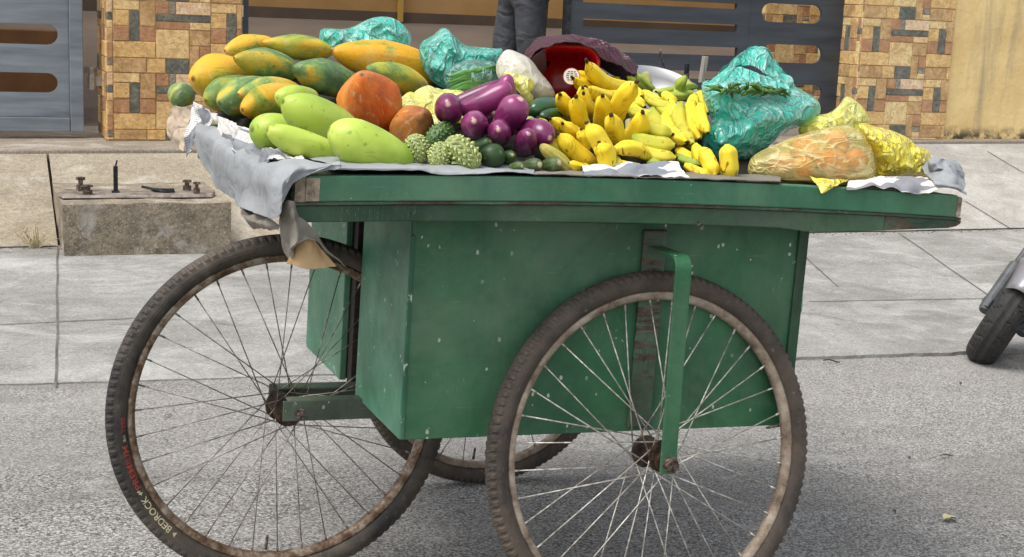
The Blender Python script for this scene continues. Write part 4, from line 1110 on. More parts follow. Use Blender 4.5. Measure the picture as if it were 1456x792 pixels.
bunch('banana bunch half hidden behind the right hand eggplant', (300, 600, .20), [
 (148, 460, 320, 540, 64, -.05, .08, .14, my), (213, 485, 330, 570, 66, -.04, .07, .12, my), (85, 455, 215, 600, 62, -.05, .10, .12, my), (240, 690, 360, 720, 50, -.05, -.01, .02, my), (140, 560, 260, 690, 60, -.04, .05, .05, myg)])
bunch('greenish banana bunch lying flat on the newspaper', (560, 560, .20), [
 (470, 622, 660, 660, 74, .08, .02, .06, my), (805, 665, 590, 620, 70, .05, .03, .08, myg), (800, 600, 570, 565, 84, .05, .05, .10, myg), (785, 545, 600, 480, 84, .08, .09, .14, myg), (640, 690, 780, 705, 46, .03, .04, .05, mgr), (640, 722, 480, 690, 52, .03, .0, .03, my), (520, 715, 470, 650, 50, .03, .01, .05, myg)])
bunch('large yellow green banana bunch curving down beside the teal bag', (700, 400, .34), [
 (855, 590, 670, 420, 88, .14, .08, .18, myg), (895, 600, 820, 390, 80, .12, .08, .20, myg), (860, 585, 740, 440, 78, .14, .07, .16, my), (870, 540, 770, 380, 76, .10, .14, .22, my), (700, 450, 560, 420, 60, .05, .16, .22, myg), (800, 400, 640, 350, 56, .1, .20, .26, myg), (945, 500, 890, 345, 72, .10, .16, .26, my), (795, 385, 730, 335, 50, .0, .22, .26, my), (700, 500, 560, 400, 66, .05, .18, .24, myg), (925, 575, 880, 380, 80, .12, .12, .22, my), (735, 400, 620, 330, 56, .0, .24, .30, my), (820, 470, 700, 370, 66, .08, .17, .25, myg), (650, 460, 545, 380, 60, .04, .18, .26, my), (960, 440, 920, 330, 60, .06, .22, .30, my), (640, 405, 530, 320, 62, .03, .24, .30, my), (962, 540, 925, 390, 62, .06, .10, .20, my), (700, 545, 610, 430, 66, .06, .12, .2, my), (620, 350, 560, 300, 52, .0, .26, .32, my)])
bunch('low banana bunch at the right of the pile near the tray edge', (850, 600, .14), [
 (925, 690, 800, 620, 62, .05, .05, .10, my), (1035, 755, 890, 600, 76, .10, .0, .06, my), (1000, 760, 930, 620, 74, -.02, -.02, .03, my), (975, 755, 840, 700, 50, .05, -.015, .02, my), (930, 700, 790, 655, 44, .03, .02, .06, mgr)])
o = bunch('single banana standing upright against the yellow bag', (1075, 762, -.02), [(1057, 585, 1078, 768, 84, -.02, -.015, -.02, my)], 'banana')
bunch('small green banana bunch lying in the metal bowl', (850, 350, .36), [
 (690, 325, 850, 285, 46, -.1, .34, .36, mgr), (860, 235, 880, 350, 52, -.30, .30, .34, mgr), (740, 345, 880, 330, 46, -.06, .30, .34, mgr), (780, 350, 900, 300, 44, .1, .32, .36, mgr), (590, 230, 690, 320, 36, -.05, .40, .42, mgr), (540, 245, 660, 320, 34, .0, .40, .42, mgr)])

# ---- plastic bags
def inflate(name, outline, Y, thick, mat, label=None, cat=None, group=None, amp=.012, freq=16, seed=0, parent=None, center=None, scale=None, lean=0, nth=130, nrr=34, power=.5, sag=0, zmin=None):
    """crumpled closed bag: outline (photo px) at distance Y, rounded in depth, with creases"""
    pts = [Vector((x, y)) for x, y in outline]; n = len(pts)
    c = Vector(center) if center else sum(pts, Vector((0, 0)))/n
    dense = []
    for i in range(n):
        for s in range(8):
            dense.append(catmull_closed(pts, i, s/8))
    rad = []
    for k in range(nth):
        a = 2*math.pi*k/nth; d = Vector((math.cos(a), math.sin(a))); best = 0
        for i in range(len(dense)):
            p = dense[i]-c; q = dense[(i+1) % len(dense)]-c; e = q-p; den = d.x*e.y-d.y*e.x
            if abs(den) < 1e-9: continue
            t = (p.x*e.y-p.y*e.x)/den; u = (p.x*d.y-p.y*d.x)/den
            if t > 0 and -1e-6 <= u <= 1+1e-6: best = max(best, t)
        rad.append(best)
    vs = []; fs = []
    def pt(k, f, side):
        a = 2*math.pi*k/nth; x = c.x+math.cos(a)*rad[k]*f; y = c.y+math.sin(a)*rad[k]*f
        dep = thick*(max(0, 1-f*f))**power
        base = Pc(x, y, Y+lean*(c.y-y)/100)
        v = VIEW(base); v = Vector((v.x, v.y, 0)).normalized()
        p = base+v*dep*side*(1 if side < 0 else 1.1)
        q = p*freq+Vector((seed*5.3, seed, 1)); 
        k1 = 1-abs(noise.noise(q))*3.4; k2 = 1-abs(noise.noise(q*2.2+Vector((9, 2, 1))))*3.4; k3 = noise.noise(q*.5)
        d_ = amp*(.6*k1+.35*k2+.9*k3)*(.25+.75*(1-f**4))
        w = Vector(noise.noise_vector(q*.8))*amp*.5
        p = p+v*side*d_+w
        if zmin is not None and p.z < zmin: p.z = zmin+(p.z-zmin)*.08
        return p
    vs.append(pt(0, 0, -1))
    for j in range(1, nrr+1):
        for k in range(nth): vs.append(pt(k, math.sin(j/nrr*math.pi/2), -1))
    back0 = len(vs); vs.append(pt(0, 0, 1))
    for j in range(1, nrr):
        for k in range(nth): vs.append(pt(k, math.sin(j/nrr*math.pi/2), 1))
    def F_(j, k): return 1+(j-1)*nth+k % nth
    def B_(j, k): return F_(nrr, k) if j == nrr else back0+1+(j-1)*nth+k % nth
    for k in range(nth):
        fs.append((0, F_(1, k+1), F_(1, k))); fs.append((back0, B_(1, k), B_(1, k+1)))
        for j in range(1, nrr):
            fs.append((F_(j, k), F_(j, k+1), F_(j+1, k+1), F_(j+1, k))); fs.append((B_(j, k+1), B_(j, k), B_(j+1, k), B_(j+1, k+1)))
    if parent: vs = [v-parent.location for v in vs]
    o = mesh(name, vs, fs, mat, parent); return tag(o, label, cat, group)
def catmull_closed(P, i, u):
    n = len(P); p0, p1, p2, p3 = P[(i-1) % n], P[i], P[(i+1) % n], P[(i+2) % n]
    return .5*((2*p1)+(-p0+p2)*u+(2*p0-5*p1+4*p2-p3)*u*u+(-p0+3*p1-3*p2+p3)*u*u*u)
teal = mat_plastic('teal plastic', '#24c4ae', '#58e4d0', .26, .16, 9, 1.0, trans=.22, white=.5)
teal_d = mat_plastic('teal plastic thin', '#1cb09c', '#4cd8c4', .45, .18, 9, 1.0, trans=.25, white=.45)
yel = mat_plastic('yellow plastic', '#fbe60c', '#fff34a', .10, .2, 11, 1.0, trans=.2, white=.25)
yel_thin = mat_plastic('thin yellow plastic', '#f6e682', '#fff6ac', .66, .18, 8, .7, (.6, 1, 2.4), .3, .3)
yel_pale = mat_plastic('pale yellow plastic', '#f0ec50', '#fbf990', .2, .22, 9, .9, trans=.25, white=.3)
chili = mat_fruit('green chilli skin', '#26481c', '#4a7426', 10, .35, None, .1)
def c4(x, y): return (980+x/3.046, 40+y/3.046)
def C4(l): return [c4(*p) for p in l]
BG = 'plastic bags on the cart'
zt = .845
# big teal carrier bag
tb = empty('carrier_bag', 'big teal plastic carrier bag with green chillies showing in its mouth', 'plastic bag', Pc(1080, 200, .22), BG)
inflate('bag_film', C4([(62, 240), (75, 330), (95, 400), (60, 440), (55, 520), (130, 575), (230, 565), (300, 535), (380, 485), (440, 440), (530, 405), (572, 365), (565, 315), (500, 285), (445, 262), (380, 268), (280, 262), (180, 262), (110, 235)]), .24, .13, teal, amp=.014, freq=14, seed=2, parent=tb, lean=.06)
# mouth and handle loops rising from the bag
def loop_sheet(rows, mat, parent, **k):
    o = sheet('handle', rows, mat, thick=.0006, **k); 
    o.parent = parent; o.location = o.location-parent.location; return o
r1 = [c4(*p)+(Y,) for p, Y in zip([(60, 240), (150, 175), (215, 110), (285, 78), (345, 95), (385, 165), (440, 215), (460, 275)], [.2, .22, .24, .26, .26, .26, .25, .24])]
r2 = [c4(*p)+(Y,) for p, Y in zip([(95, 262), (150, 205), (195, 166), (245, 158), (300, 170), (335, 192), (385, 232), (430, 285)], [.17, .19, .21, .23, .23, .22, .21, .2])]
loop_sheet([r1, r2], teal, tb, amp=.008, freq=22, seed=4, nu=90, nv=30)
loop_sheet([[(a, b_+3, y+.05) for a, b_, y in r1], [(a+6, b_+14, y+.09) for a, b_, y in r1]], teal_d, tb, amp=.01, freq=20, seed=9, nu=80, nv=20)
loop_sheet([[c4(100, 245)+(.18,), c4(190, 172)+(.20,), c4(255, 180)+(.21,), c4(330, 196)+(.21,), c4(430, 240)+(.2,)], [c4(92, 262)+(.15,), c4(180, 205)+(.17,), c4(255, 212)+(.18,), c4(330, 222)+(.18,), c4(432, 262)+(.18,)], [c4(100, 285)+(.12,), c4(180, 262)+(.13,), c4(255, 262)+(.135,), c4(330, 265)+(.14,), c4(430, 285)+(.15,)]], teal, tb, amp=.008, freq=20, seed=5, nu=80, nv=24)
random.seed(11)
for i in range(46):
    x = random.uniform(125, 395); y = 278+12*math.sin((x-120)/275*math.pi)*-.6+random.uniform(-14, 12); Y = random.uniform(.075, .12)
    a = Pc(*c4(x, y), Y)-tb.location; dx = random.uniform(-1, 1); c_ = a+Vector((dx*.035, random.uniform(-.01, .02), random.uniform(-.012, .014)))
    b = MB(); b.tube([a, (a+c_)/2+Vector((0, 0, .005)), c_], [.0022, .0042, .0010], 7); b.build('chilli', chili, tb, smooth=True)
# dark leafy mass inside the lower half of the bag
inflate('contents', C4([(80, 440), (90, 520), (160, 560), (240, 550), (330, 500), (430, 430), (500, 400), (400, 380), (200, 380)]), .25, .085, mat_fruit('greens in bag', '#0e3a22', '#2a6a34', 30, .6, None, .6), amp=.02, freq=22, seed=8, parent=tb)
# front pale bag with onions
ob = empty('produce_bag', 'see through yellow bag of orange onions at the front right edge', 'plastic bag', Pc(1160, 240, .05), BG)
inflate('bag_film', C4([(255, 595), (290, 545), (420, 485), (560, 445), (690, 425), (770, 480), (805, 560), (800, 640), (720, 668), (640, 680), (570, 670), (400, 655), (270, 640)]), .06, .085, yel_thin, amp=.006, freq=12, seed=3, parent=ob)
sheet_tip = sheet('bag_corner', [[c4(520, 640)+(-.03,), c4(580, 650)+(-.045,), c4(690, 655)+(-.03,)], [c4(548, 670)+(-.055,), c4(585, 685)+(-.068,), c4(640, 680)+(-.066,)], [c4(570, 712)+(-.068,), c4(577, 718)+(-.07,), c4(590, 712)+(-.069,)]], yel, amp=.003, freq=20, nu=30, nv=20, thick=.0005)
sheet_tip.parent = ob; sheet_tip.location -= ob.location
mon = mat_fruit('onion skin', '#c9683a', '#e09a68', 12, .45, None, .2, stretch=(5, 5, .4))
for (x, y, r, Y) in [(500, 530, 130, .085), (635, 500, 115, .115), (618, 590, 140, .045), (400, 590, 110, .06), (720, 575, 105, .07), (490, 605, 100, .04)]:
    px, py = c4(x, y); s_ = r/3.046/2
    fruit('onion', (px, py-s_, Y), (px, py+s_, Y), s_*2, ell(.5), mon, None, None, parent=ob)
# yellow bags at the back right
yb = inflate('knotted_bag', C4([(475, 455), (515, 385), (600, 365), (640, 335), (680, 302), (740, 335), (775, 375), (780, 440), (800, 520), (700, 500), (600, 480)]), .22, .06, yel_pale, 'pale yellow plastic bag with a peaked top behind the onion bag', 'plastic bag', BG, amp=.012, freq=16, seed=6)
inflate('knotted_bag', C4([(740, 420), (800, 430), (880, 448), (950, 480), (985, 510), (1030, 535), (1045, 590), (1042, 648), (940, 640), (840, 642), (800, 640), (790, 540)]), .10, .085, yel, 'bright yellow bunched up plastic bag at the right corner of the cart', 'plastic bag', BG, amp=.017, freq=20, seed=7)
# papers and tarp corner at the right edge
sheet('newspaper', [[c4(690, 668)+(.0,), c4(800, 648)+(.01,), c4(900, 640)+(.01,), c4(1000, 640)+(.01,), c4(1090, 680)+(.0,)],
                    [c4(682, 682)+(-.055,), c4(790, 672)+(-.05,), c4(890, 668)+(-.05,), c4(1000, 672)+(-.05,), c4(1088, 690)+(-.055,)],
                    [c4(684, 697)+(-.07,), c4(790, 692)+(-.068,), c4(880, 690)+(-.068,), c4(985, 716)+(-.072,), c4(1085, 694)+(-.066,)]],
      M['paper_b'], 'creased blank newspaper sheet hanging over the right front edge', 'newspaper', 'newspapers lining the cart', amp=.0065, freq=17, seed=3, nu=90, nv=36)
sheet('tarpaulin_corner', [[c4(1000, 590)+(.06,), c4(1060, 555)+(.10,), c4(1130, 562)+(.12,), c4(1190, 610)+(.14,)],
                           [c4(1040, 640)+(-.02,), c4(1075, 615)+(-.01,), c4(1140, 600)+(.0,), c4(1202, 640)+(.02,)],
                           [c4(1060, 668)+(-.06,), c4(1100, 672)+(-.066,), c4(1160, 680)+(-.066,), c4(1202, 700)+(-.05,)],
                           [c4(1080, 690)+(-.068,), c4(1110, 690)+(-.070,), c4(1160, 698)+(-.070,), c4(1198, 722)+(-.062,)]],
      M['tarp'], 'crumpled grey tarpaulin folded over the right corner of the tray', 'tarpaulin', amp=.012, freq=13, seed=5, nu=80, nv=70)
inflate('tarpaulin_bundle', C4([(1042, 570), (1090, 560), (1130, 575), (1185, 625), (1175, 690), (1110, 680), (1050, 640)]), .02, .04, M['tarp'], 'lump of grey tarpaulin bunched behind the right corner', 'tarpaulin', amp=.016, freq=24, seed=15, nth=80, nrr=20)
# grey tarp along the front edge and draped off the left end
def c8(x, y): return (230+x/3.045, 140+y/3.045)
sheet('tarpaulin', [
 [c8(148, 95)+(.78,), c8(250, 130)+(.62,), c8(330, 190)+(.45,), c8(430, 235)+(.28,), c8(560, 262)+(.10,), c8(660, 268)+(.0,), c8(770, 262)+(-.03,)],
 [c8(135, 140)+(0.73,), c8(235, 185)+(0.53,), c8(315, 240)+(0.35,), c8(420, 282)+(0.16,), c8(550, 290)+(-0.05,), c8(640, 296)+(-.066,), c8(770, 286)+(-.063,)],
 [c8(146, 218)+(0.72,), c8(240, 260)+(0.51,), c8(320, 320)+(0.33,), c8(410, 350)+(0.13,), c8(520, 360)+(-0.09,), c8(600, 330)+(-.075,), c8(770, 300)+(-.066,)],
 [c8(180, 305)+(0.67,), c8(260, 345)+(0.49,), c8(330, 400)+(0.33,), c8(420, 430)+(0.13,), c8(500, 430)+(-0.07,), c8(560, 375)+(-.078,), c8(600, 338)+(-.072,)],
 [c8(232, 388)+(0.57,), c8(300, 430)+(0.41,), c8(345, 470)+(0.27,), c8(420, 505)+(0.11,), c8(495, 515)+(-0.07,), c8(545, 410)+(-.076,), c8(568, 362)+(-.074,)]],
 M['tarp'], 'grey tarpaulin draped off the left end of the tray under the newspapers', 'tarpaulin', amp=.0105, freq=7, seed=1, nu=130, nv=110, stretch=(1, 1, .6))
sheet('tarpaulin_fold', [
 [c8(340, 462)+(.30,), c8(400, 490)+(.24,), c8(460, 515)+(.12,), c8(505, 545)+(.04,)],
 [c8(345, 500)+(.22,), c8(390, 530)+(.18,), c8(450, 545)+(.10,), c8(503, 560)+(.03,)],
 [c8(362, 540)+(.24,), c8(405, 560)+(.20,), c8(455, 568)+(.12,), c8(500, 572)+(.04,)]],
 M['tarp_under'], 'brownish underside fold of the draped tarpaulin above the wheel', 'tarpaulin', amp=.006, freq=14, nu=50, nv=30)
sheet('hanging_flap', [
 [c8(500, 430)+(.0,), c8(530, 455)+(-.04,), c8(560, 440)+(-.078,), c8(575, 470)+(-.076,), c8(600, 505)+(-.07,)],
 [c8(500, 510)+(.0,), c8(530, 520)+(-.045,), c8(570, 515)+(-.085,), c8(600, 540)+(-.075,), c8(660, 580)+(-.06,)],
 [c8(505, 590)+(.0,), c8(535, 600)+(-.04,), c8(585, 600)+(-.09,), c8(615, 590)+(-.072,), c8(715, 645)+(-.05,)],
 [c8(520, 650)+(.0,), c8(545, 665)+(-.03,), c8(570, 640)+(-.09,), c8(640, 610)+(-.07,), c8(765, 690)+(-.045,)],
 [c8(545, 710)+(-.01,), c8(560, 690)+(-.04,), c8(590, 620)+(-.085,), c8(680, 625)+(-.066,), c8(802, 724)+(-.04,)]],
 M['tarp_under'], 'brown grey tarpaulin flap twisted and hanging at the left front corner', 'tarpaulin', amp=.006, freq=15, seed=6, nu=80, nv=80)
sheet('paper_scrap', [
 [c8(600, 560)+(-.05,), c8(625, 580)+(-.058,), c8(650, 600)+(-.05,)],
 [c8(568, 640)+(-.04,), c8(630, 650)+(-.055,), c8(700, 660)+(-.04,)],
 [c8(540, 715)+(-.03,), c8(640, 735)+(-.045,), c8(760, 728)+(-.03,)]],
 M['tan_card'], 'tan brown paper lining showing inside the hanging flap', 'paper', amp=.004, freq=18, seed=2, nu=50, nv=40)
# tarp lip along the front edge
sheet('tarpaulin_lip', [
 [(400, 205, .28), (500, 205, .24), (570, 208, .20), (640, 212, .18), (700, 215, .16), (760, 216, .14)],
 [(450, 228, .06), (530, 230, .04), (590, 232, .03), (640, 234, .02), (700, 236, .01), (760, 237, .0)],
 [(476, 236, -.05), (530, 237, -.05), (590, 238, -.05), (640, 242, -.05), (700, 241, -.05), (760, 243, -.05)],
 [(472, 240, -.063), (530, 241, -.063), (590, 243, -.063), (640, 248, -.064), (700, 244, -.063), (760, 246, -.062)]],
 M['tarp'], 'grey tarpaulin lip along the front edge under the bitter gourds', 'tarpaulin', amp=.004, freq=14, seed=9, nu=110, nv=20)
sheet('tarpaulin_lip', [
 [(760, 240, .0), (860, 242, .0), (960, 245, .0), (1060, 247, .0), (1110, 250, .0)],
 [(760, 245, -.055), (860, 248, -.055), (960, 251, -.055), (1060, 254, -.055), (1110, 256, -.055)],
 [(760, 247, -.0625), (860, 250.5, -.0625), (960, 253.5, -.0625), (1060, 257, -.0625), (1110, 259, -.0625)]],
 M['tarp_under'], 'brown grey lining edge in front of the bananas', 'lining', amp=.003, freq=14, seed=10, nu=110, nv=14)
sheet('newspaper', [
 [c3(310, 690)+(.01,), c3(430, 690)+(.02,), c3(560, 688)+(.02,), c3(700, 700)+(.02,), c3(800, 690)+(.02,)],
 [c3(320, 715)+(-.03,), c3(430, 708)+(-.03,), c3(560, 705)+(-.03,), c3(700, 715)+(-.03,), c3(830, 715)+(-.03,)],
 [c3(330, 750)+(-.0625,), c3(430, 750)+(-.0625,), c3(560, 752)+(-.0625,), c3(700, 757)+(-.0625,), c3(870, 762)+(-.0625,)]],
 mat_paper('bluish newspaper', '#c9d0d4', '#6a7078', 4, 30, .35), 'white and bluish newspaper edge under the bananas', 'newspaper', 'newspapers lining the cart', amp=.007, freq=20, seed=11, nu=90, nv=24)
# newspapers and beige cloth at the left
def c1(x, y): return (230+x/3.442, 20+y/3.442)
sheet('newspaper', [
 [c1(150, 425)+(.84,), c1(200, 450)+(.76,), c1(250, 490)+(.68,)],
 [c1(135, 510)+(.86,), c1(185, 515)+(.79,), c1(235, 535)+(.70,)],
 [c1(120, 600)+(.87,), c1(160, 580)+(.82,), c1(215, 548)+(.72,)],
 [c1(115, 700)+(.87,), c1(140, 660)+(.84,), c1(165, 620)+(.80,)]],
 M['paper'], 'pointed newspaper corner hanging at the far left of the tray', 'newspaper', 'newspapers lining the cart', amp=.006, freq=18, seed=12, nu=60, nv=60)
sheet('newspaper', [
 [c1(240, 480)+(.66,), c1(300, 510)+(.56,), c1(370, 545)+(.44,), c1(440, 570)+(.34,), c1(480, 640)+(.26,), c1(580, 655)+(.18,), c1(690, 700)+(.10,)],
 [c1(255, 530)+(.64,), c1(310, 565)+(.53,), c1(375, 600)+(.42,), c1(430, 640)+(.31,), c1(490, 680)+(.22,), c1(585, 690)+(.13,), c1(700, 706)+(.06,)],
 [c1(285, 590)+(.62,), c1(320, 620)+(.51,), c1(360, 660)+(.41,), c1(390, 700)+(.31,), c1(500, 750)+(.18,), c1(560, 720)+(.10,), c1(670, 708)+(.04,)]],
 M['paper'], 'crumpled printed newspaper under the pale green papayas', 'newspaper', 'newspapers lining the cart', amp=.012, freq=20, seed=13, nu=130, nv=50)
sheet('white_paper', [
 [c1(270, 500)+(.60,), c1(310, 520)+(.54,), c1(350, 560)+(.47,)],
 [c1(270, 590)+(.60,), c1(315, 600)+(.54,), c1(370, 620)+(.45,)],
 [c1(280, 660)+(.58,), c1(325, 688)+(.52,), c1(385, 670)+(.44,)]],
 simple('white paper', '#d8d2c6', .85, '#e4dfd6', 6, .2), 'rounded plain white paper between the printed newspapers', 'paper', amp=.006, freq=16, seed=14, nu=40, nv=40)
sheet('beige_cloth', [
 [c1(55, 445)+(.92,), c1(100, 455)+(.88,), c1(160, 440)+(.84,)],
 [c1(18, 510)+(.95,), c1(75, 500)+(.90,), c1(140, 500)+(.86,)],
 [c1(30, 590)+(.95,), c1(75, 585)+(.90,), c1(120, 590)+(.87,)],
 [c1(60, 640)+(.94,), c1(85, 655)+(.91,), c1(110, 672)+(.88,)]],
 M['beige_cloth'], 'beige cloth hanging over the far left corner of the tray', 'cloth', amp=.008, freq=15, seed=15, nu=60, nv=70)
# teal bags at the back
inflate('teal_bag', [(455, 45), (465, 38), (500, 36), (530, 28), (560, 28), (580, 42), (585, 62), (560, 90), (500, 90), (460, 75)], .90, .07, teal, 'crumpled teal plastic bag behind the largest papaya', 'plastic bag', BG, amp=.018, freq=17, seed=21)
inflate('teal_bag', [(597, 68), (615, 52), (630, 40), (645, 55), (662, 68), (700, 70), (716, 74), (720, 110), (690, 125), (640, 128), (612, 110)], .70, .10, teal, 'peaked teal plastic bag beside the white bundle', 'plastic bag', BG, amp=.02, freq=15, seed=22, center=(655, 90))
tb2 = inflate('bean_bag', [(632, 100), (660, 88), (700, 88), (716, 100), (712, 122), (670, 130), (636, 128)], .46, .06, mat_plastic('thin sea green plastic', '#4fae9a', '#79c4b2', .55, .22, 16, 1), 'thin teal bag of long green beans behind the eggplants', 'plastic bag', BG, amp=.01, freq=18, seed=23)
random.seed(4)
mbean = mat_fruit('bean skin', '#3f7a3a', '#6a9a58', 10, .45)
for i in range(16):
    y0_ = 98+i*2.0; x0_ = random.uniform(634, 650); x1_ = random.uniform(690, 712)
    a = Pc(x0_, y0_+14-random.uniform(0, 8), .40); c_ = Pc(x1_, y0_-2-random.uniform(0, 8), .42); mm = (a+c_)/2+Vector((0, -.01, random.uniform(-.005, .01)))
    b = MB(); b.tube([a, (a+mm)/2+Vector((0, 0, .003)), mm, (c_+mm)/2, c_], [.002, .0045, .005, .0045, .0015], 7)
    o = b.build('green_bean', mbean, None, smooth=True); o.parent = tb2; o.location -= tb2.location
sheet('yellow_sheet', [
 [(568, 148, .34), (590, 126, .38), (630, 122, .40), (680, 126, .40), (730, 120, .38)],
 [(566, 165, .26), (590, 150, .30), (640, 148, .32), (690, 145, .32), (735, 138, .32)],
 [(570, 185, .22), (600, 175, .24), (640, 172, .26), (690, 170, .28), (738, 160, .28)]],
 yel_pale, 'yellow plastic sheet lying behind the eggplants', 'plastic sheet', amp=.012, freq=14, seed=24, nu=100, nv=50, thick=.0006)
# white bundle with yellow film
def c2(x, y): return (540+x/3.445, 20+y/3.445)
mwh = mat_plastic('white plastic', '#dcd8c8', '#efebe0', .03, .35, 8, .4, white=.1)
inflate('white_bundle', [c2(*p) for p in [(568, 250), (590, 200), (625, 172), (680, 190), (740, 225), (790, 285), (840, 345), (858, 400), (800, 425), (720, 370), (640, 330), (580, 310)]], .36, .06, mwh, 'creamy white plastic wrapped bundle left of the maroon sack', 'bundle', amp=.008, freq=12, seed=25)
inflate('yellow_bag', [c2(*p) for p in [(605, 285), (660, 285), (740, 310), (762, 350), (735, 385), (757, 405), (735, 450), (690, 400), (640, 340)]], .27, .03, yel_pale, 'small yellow plastic bag tucked under the white bundle', 'plastic bag', BG, amp=.01, freq=20, seed=26, nth=90, nrr=24)
# red tub lying on its side
mred = simple('red plastic', '#b8121c', .28, '#c41a24', 8, .05); mredr = simple('red rim', '#b03038', .3)
tub_c = Pc(808, 107, .40); tub = empty('red_tub', 'glossy dark red plastic tub lying on its side with a round sticker', 'tub', tub_c)
ax_z = Vector((.30, .93, -.12)).normalized(); ax_x = Vector((0, 0, 1)).cross(ax_z)*-1; ax_x.normalize(); ax_x = ax_z.cross(Vector((0, 0, 1))).normalized(); ax_y = ax_x.cross(ax_z).normalized()
def rrect(w2, h2, r, n=10):
    out = []
    for cx, cy, a0 in ((w2-r, h2-r, 0), (-w2+r, h2-r, 90), (-w2+r, -h2+r, 180), (w2-r, -h2+r, 270)):
        for i in range(n+1): a = R(a0+90*i/n); out.append((cx+r*math.cos(a), cy+r*math.sin(a)))
    return out
b = MB(); rings = [(.062, .060, .032, .0), (.060, .058, .032, .0), (.056, .054, .03, .05), (.050, .048, .028, .12), (.046, .044, .026, .16), (.01, .01, .005, .163)]
vs = []; fs = []; k = 44
for (w2, h2, r_, d_) in rings:
    for (x, y) in rrect(w2, h2, r_): vs.append(ax_x*x+ax_y*y+ax_z*d_)
for i in range(len(rings)-1):
    for j in range(k): fs.append((i*k+j, i*k+(j+1) % k, (i+1)*k+(j+1) % k, (i+1)*k+j))
fs.append(tuple((len(rings)-1)*k+j for j in range(k)))
b.add(vs, fs); o = b.build('shell', mred, tub, smooth=True); s = o.modifiers.new('s', 'SOLIDIFY'); s.thickness = .0025; s.offset = 1
b = MB(); pp = [ax_x*x+ax_y*y for x, y in rrect(.0625, .0605, .0325)]; b.tube(pp+[pp[0]], .0022, 8); b.build('rim', mredr, tub, smooth=True)
# round white sticker with a red ring
sp = Pc(812.5, 108.5, .30)-tub.location; sn = -VIEW(Pc(812, 108, .3)); su = sn.cross(Vector((0, 0, 1))).normalized(); sv = su.cross(sn)
def disc(r0, r1, lift, mat, name):
    b = MB(); n = 32; vs = []; 
    for r in (r0, r1):
        for i in range(n): a = 2*math.pi*i/n; vs.append(sp+su*math.cos(a)*r+sv*math.sin(a)*r*-1+sn*lift)
    b.add(vs, [(i, (i+1) % n, n+(i+1) % n, n+i) for i in range(n)])
    return b.build(name, mat, tub)
wpl = simple('white sticker', '#ddd8d0', .5); rpl = simple('sticker red', '#a8323a', .5)
b = MB(); n = 32; b.add([sp+su*math.cos(2*math.pi*i/n)*.0165+sv*math.sin(2*math.pi*i/n)*.0165 for i in range(n)], [tuple(range(n))])
o = b.build('sticker', wpl, tub); s = o.modifiers.new('s', 'SOLIDIFY'); s.thickness = .001
disc(.0155, .0168, .0012, rpl, 'sticker_ring')
ink = simple('sticker ink', '#3a3230', .6)
b = MB()
for i in range(5):
    z = .008-.004*i; w_ = math.sqrt(.0115**2-z*z); c_ = sp+sn*.0014
    for s_ in range(3):
        x0 = -w_+s_*w_*.7; x1 = x0+w_*.5
        b.add([c_+su*x0+sv*z, c_+su*x1+sv*z, c_+su*x1+sv*(z+.0018), c_+su*x0+sv*(z+.0018)], [(0, 1, 2, 3)])
b.build('sticker_print', ink, tub)
# maroon net sack draped over the tub
m = NM('maroon net'); uv = m.mapped((58, 34, 1), src=m.tc.outputs['UV'])
ck = m.n.new('ShaderNodeTexChecker'); m.L(uv, ck.inputs[0]); ck.inputs['Scale'].default_value = 1
c = m.mix(ck.outputs[1], '#22070f', '#4f1a2c'); hl = m.ramp(m.noise(14, 4, .7), [(.55, 0), (.7, 1)])
c = m.mix(m.math('MULTIPLY', m.math('MULTIPLY', hl, ck.outputs[1]), .8), c, '#c99aa8'); m.col(c); m.set(Roughness=.6); m.bump(ck.outputs[1], .6, .003)  # patches of highlight on the weave are put into the colour
net_ = sheet('net_sack', [
 [(747, 98, .36), (762, 79, .36), (785, 66, .36), (815, 63, .36), (846, 75, .36), (870, 92, .38), (905, 108, .40)],
 [(745, 88, .42), (762, 64, .42), (788, 52, .42), (820, 51, .42), (850, 60, .42), (880, 78, .42), (905, 98, .44)],
 [(748, 88, .52), (765, 66, .52), (792, 55, .52), (822, 54, .52), (852, 63, .52), (880, 82, .52), (904, 102, .52)],
 [(752, 120, .58), (768, 110, .58), (795, 100, .58), (822, 95, .58), (850, 98, .58), (875, 108, .58), (900, 120, .58)]],
 m.m, 'maroon woven net sack draped over the red tub', 'sack', amp=.010, freq=14, seed=30, nu=110, nv=60, thick=.002)
edge_ = sheet('sack_edge', [
 [(747, 96, .36), (752, 90, .36), (762, 78, .36), (774, 70, .36)],
 [(752, 112, .37), (760, 104, .37), (768, 96, .37), (776, 86, .37)],
 [(768, 128, .38), (771, 118, .38), (773, 110, .38), (777, 100, .38)]],
 m.m, amp=.006, freq=16, seed=31, nu=40, nv=40, thick=.002)
edge_.parent = net_; edge_.location -= net_.location
# aluminium bowl
mal = simple('aluminium', '#8f8f8f', .42, '#a9a9a9', 4, .06, metallic=.85)
bc = Pc(922, 127, .50); b = MB(); axn = Vector((-.12, -.42, .9)).normalized()
Mb = axn.to_track_quat('Z', 'Y').to_matrix().to_4x4(); Mb.translation = bc
prof = [(r*.9, h*.9) for r, h in [(.0, -.062), (.05, -.06), (.085, -.045), (.108, -.02), (.118, .0), (.121, .001), (.122, -.002), (.112, -.023), (.088, -.049), (.05, -.064), (0, -.066)]]
b.lathe(prof, 64, Mb, 'Z'); o = b.build('metal_bowl', mal, smooth=True); recalc(o)
tag(o, 'shallow aluminium bowl behind the bananas', 'bowl')
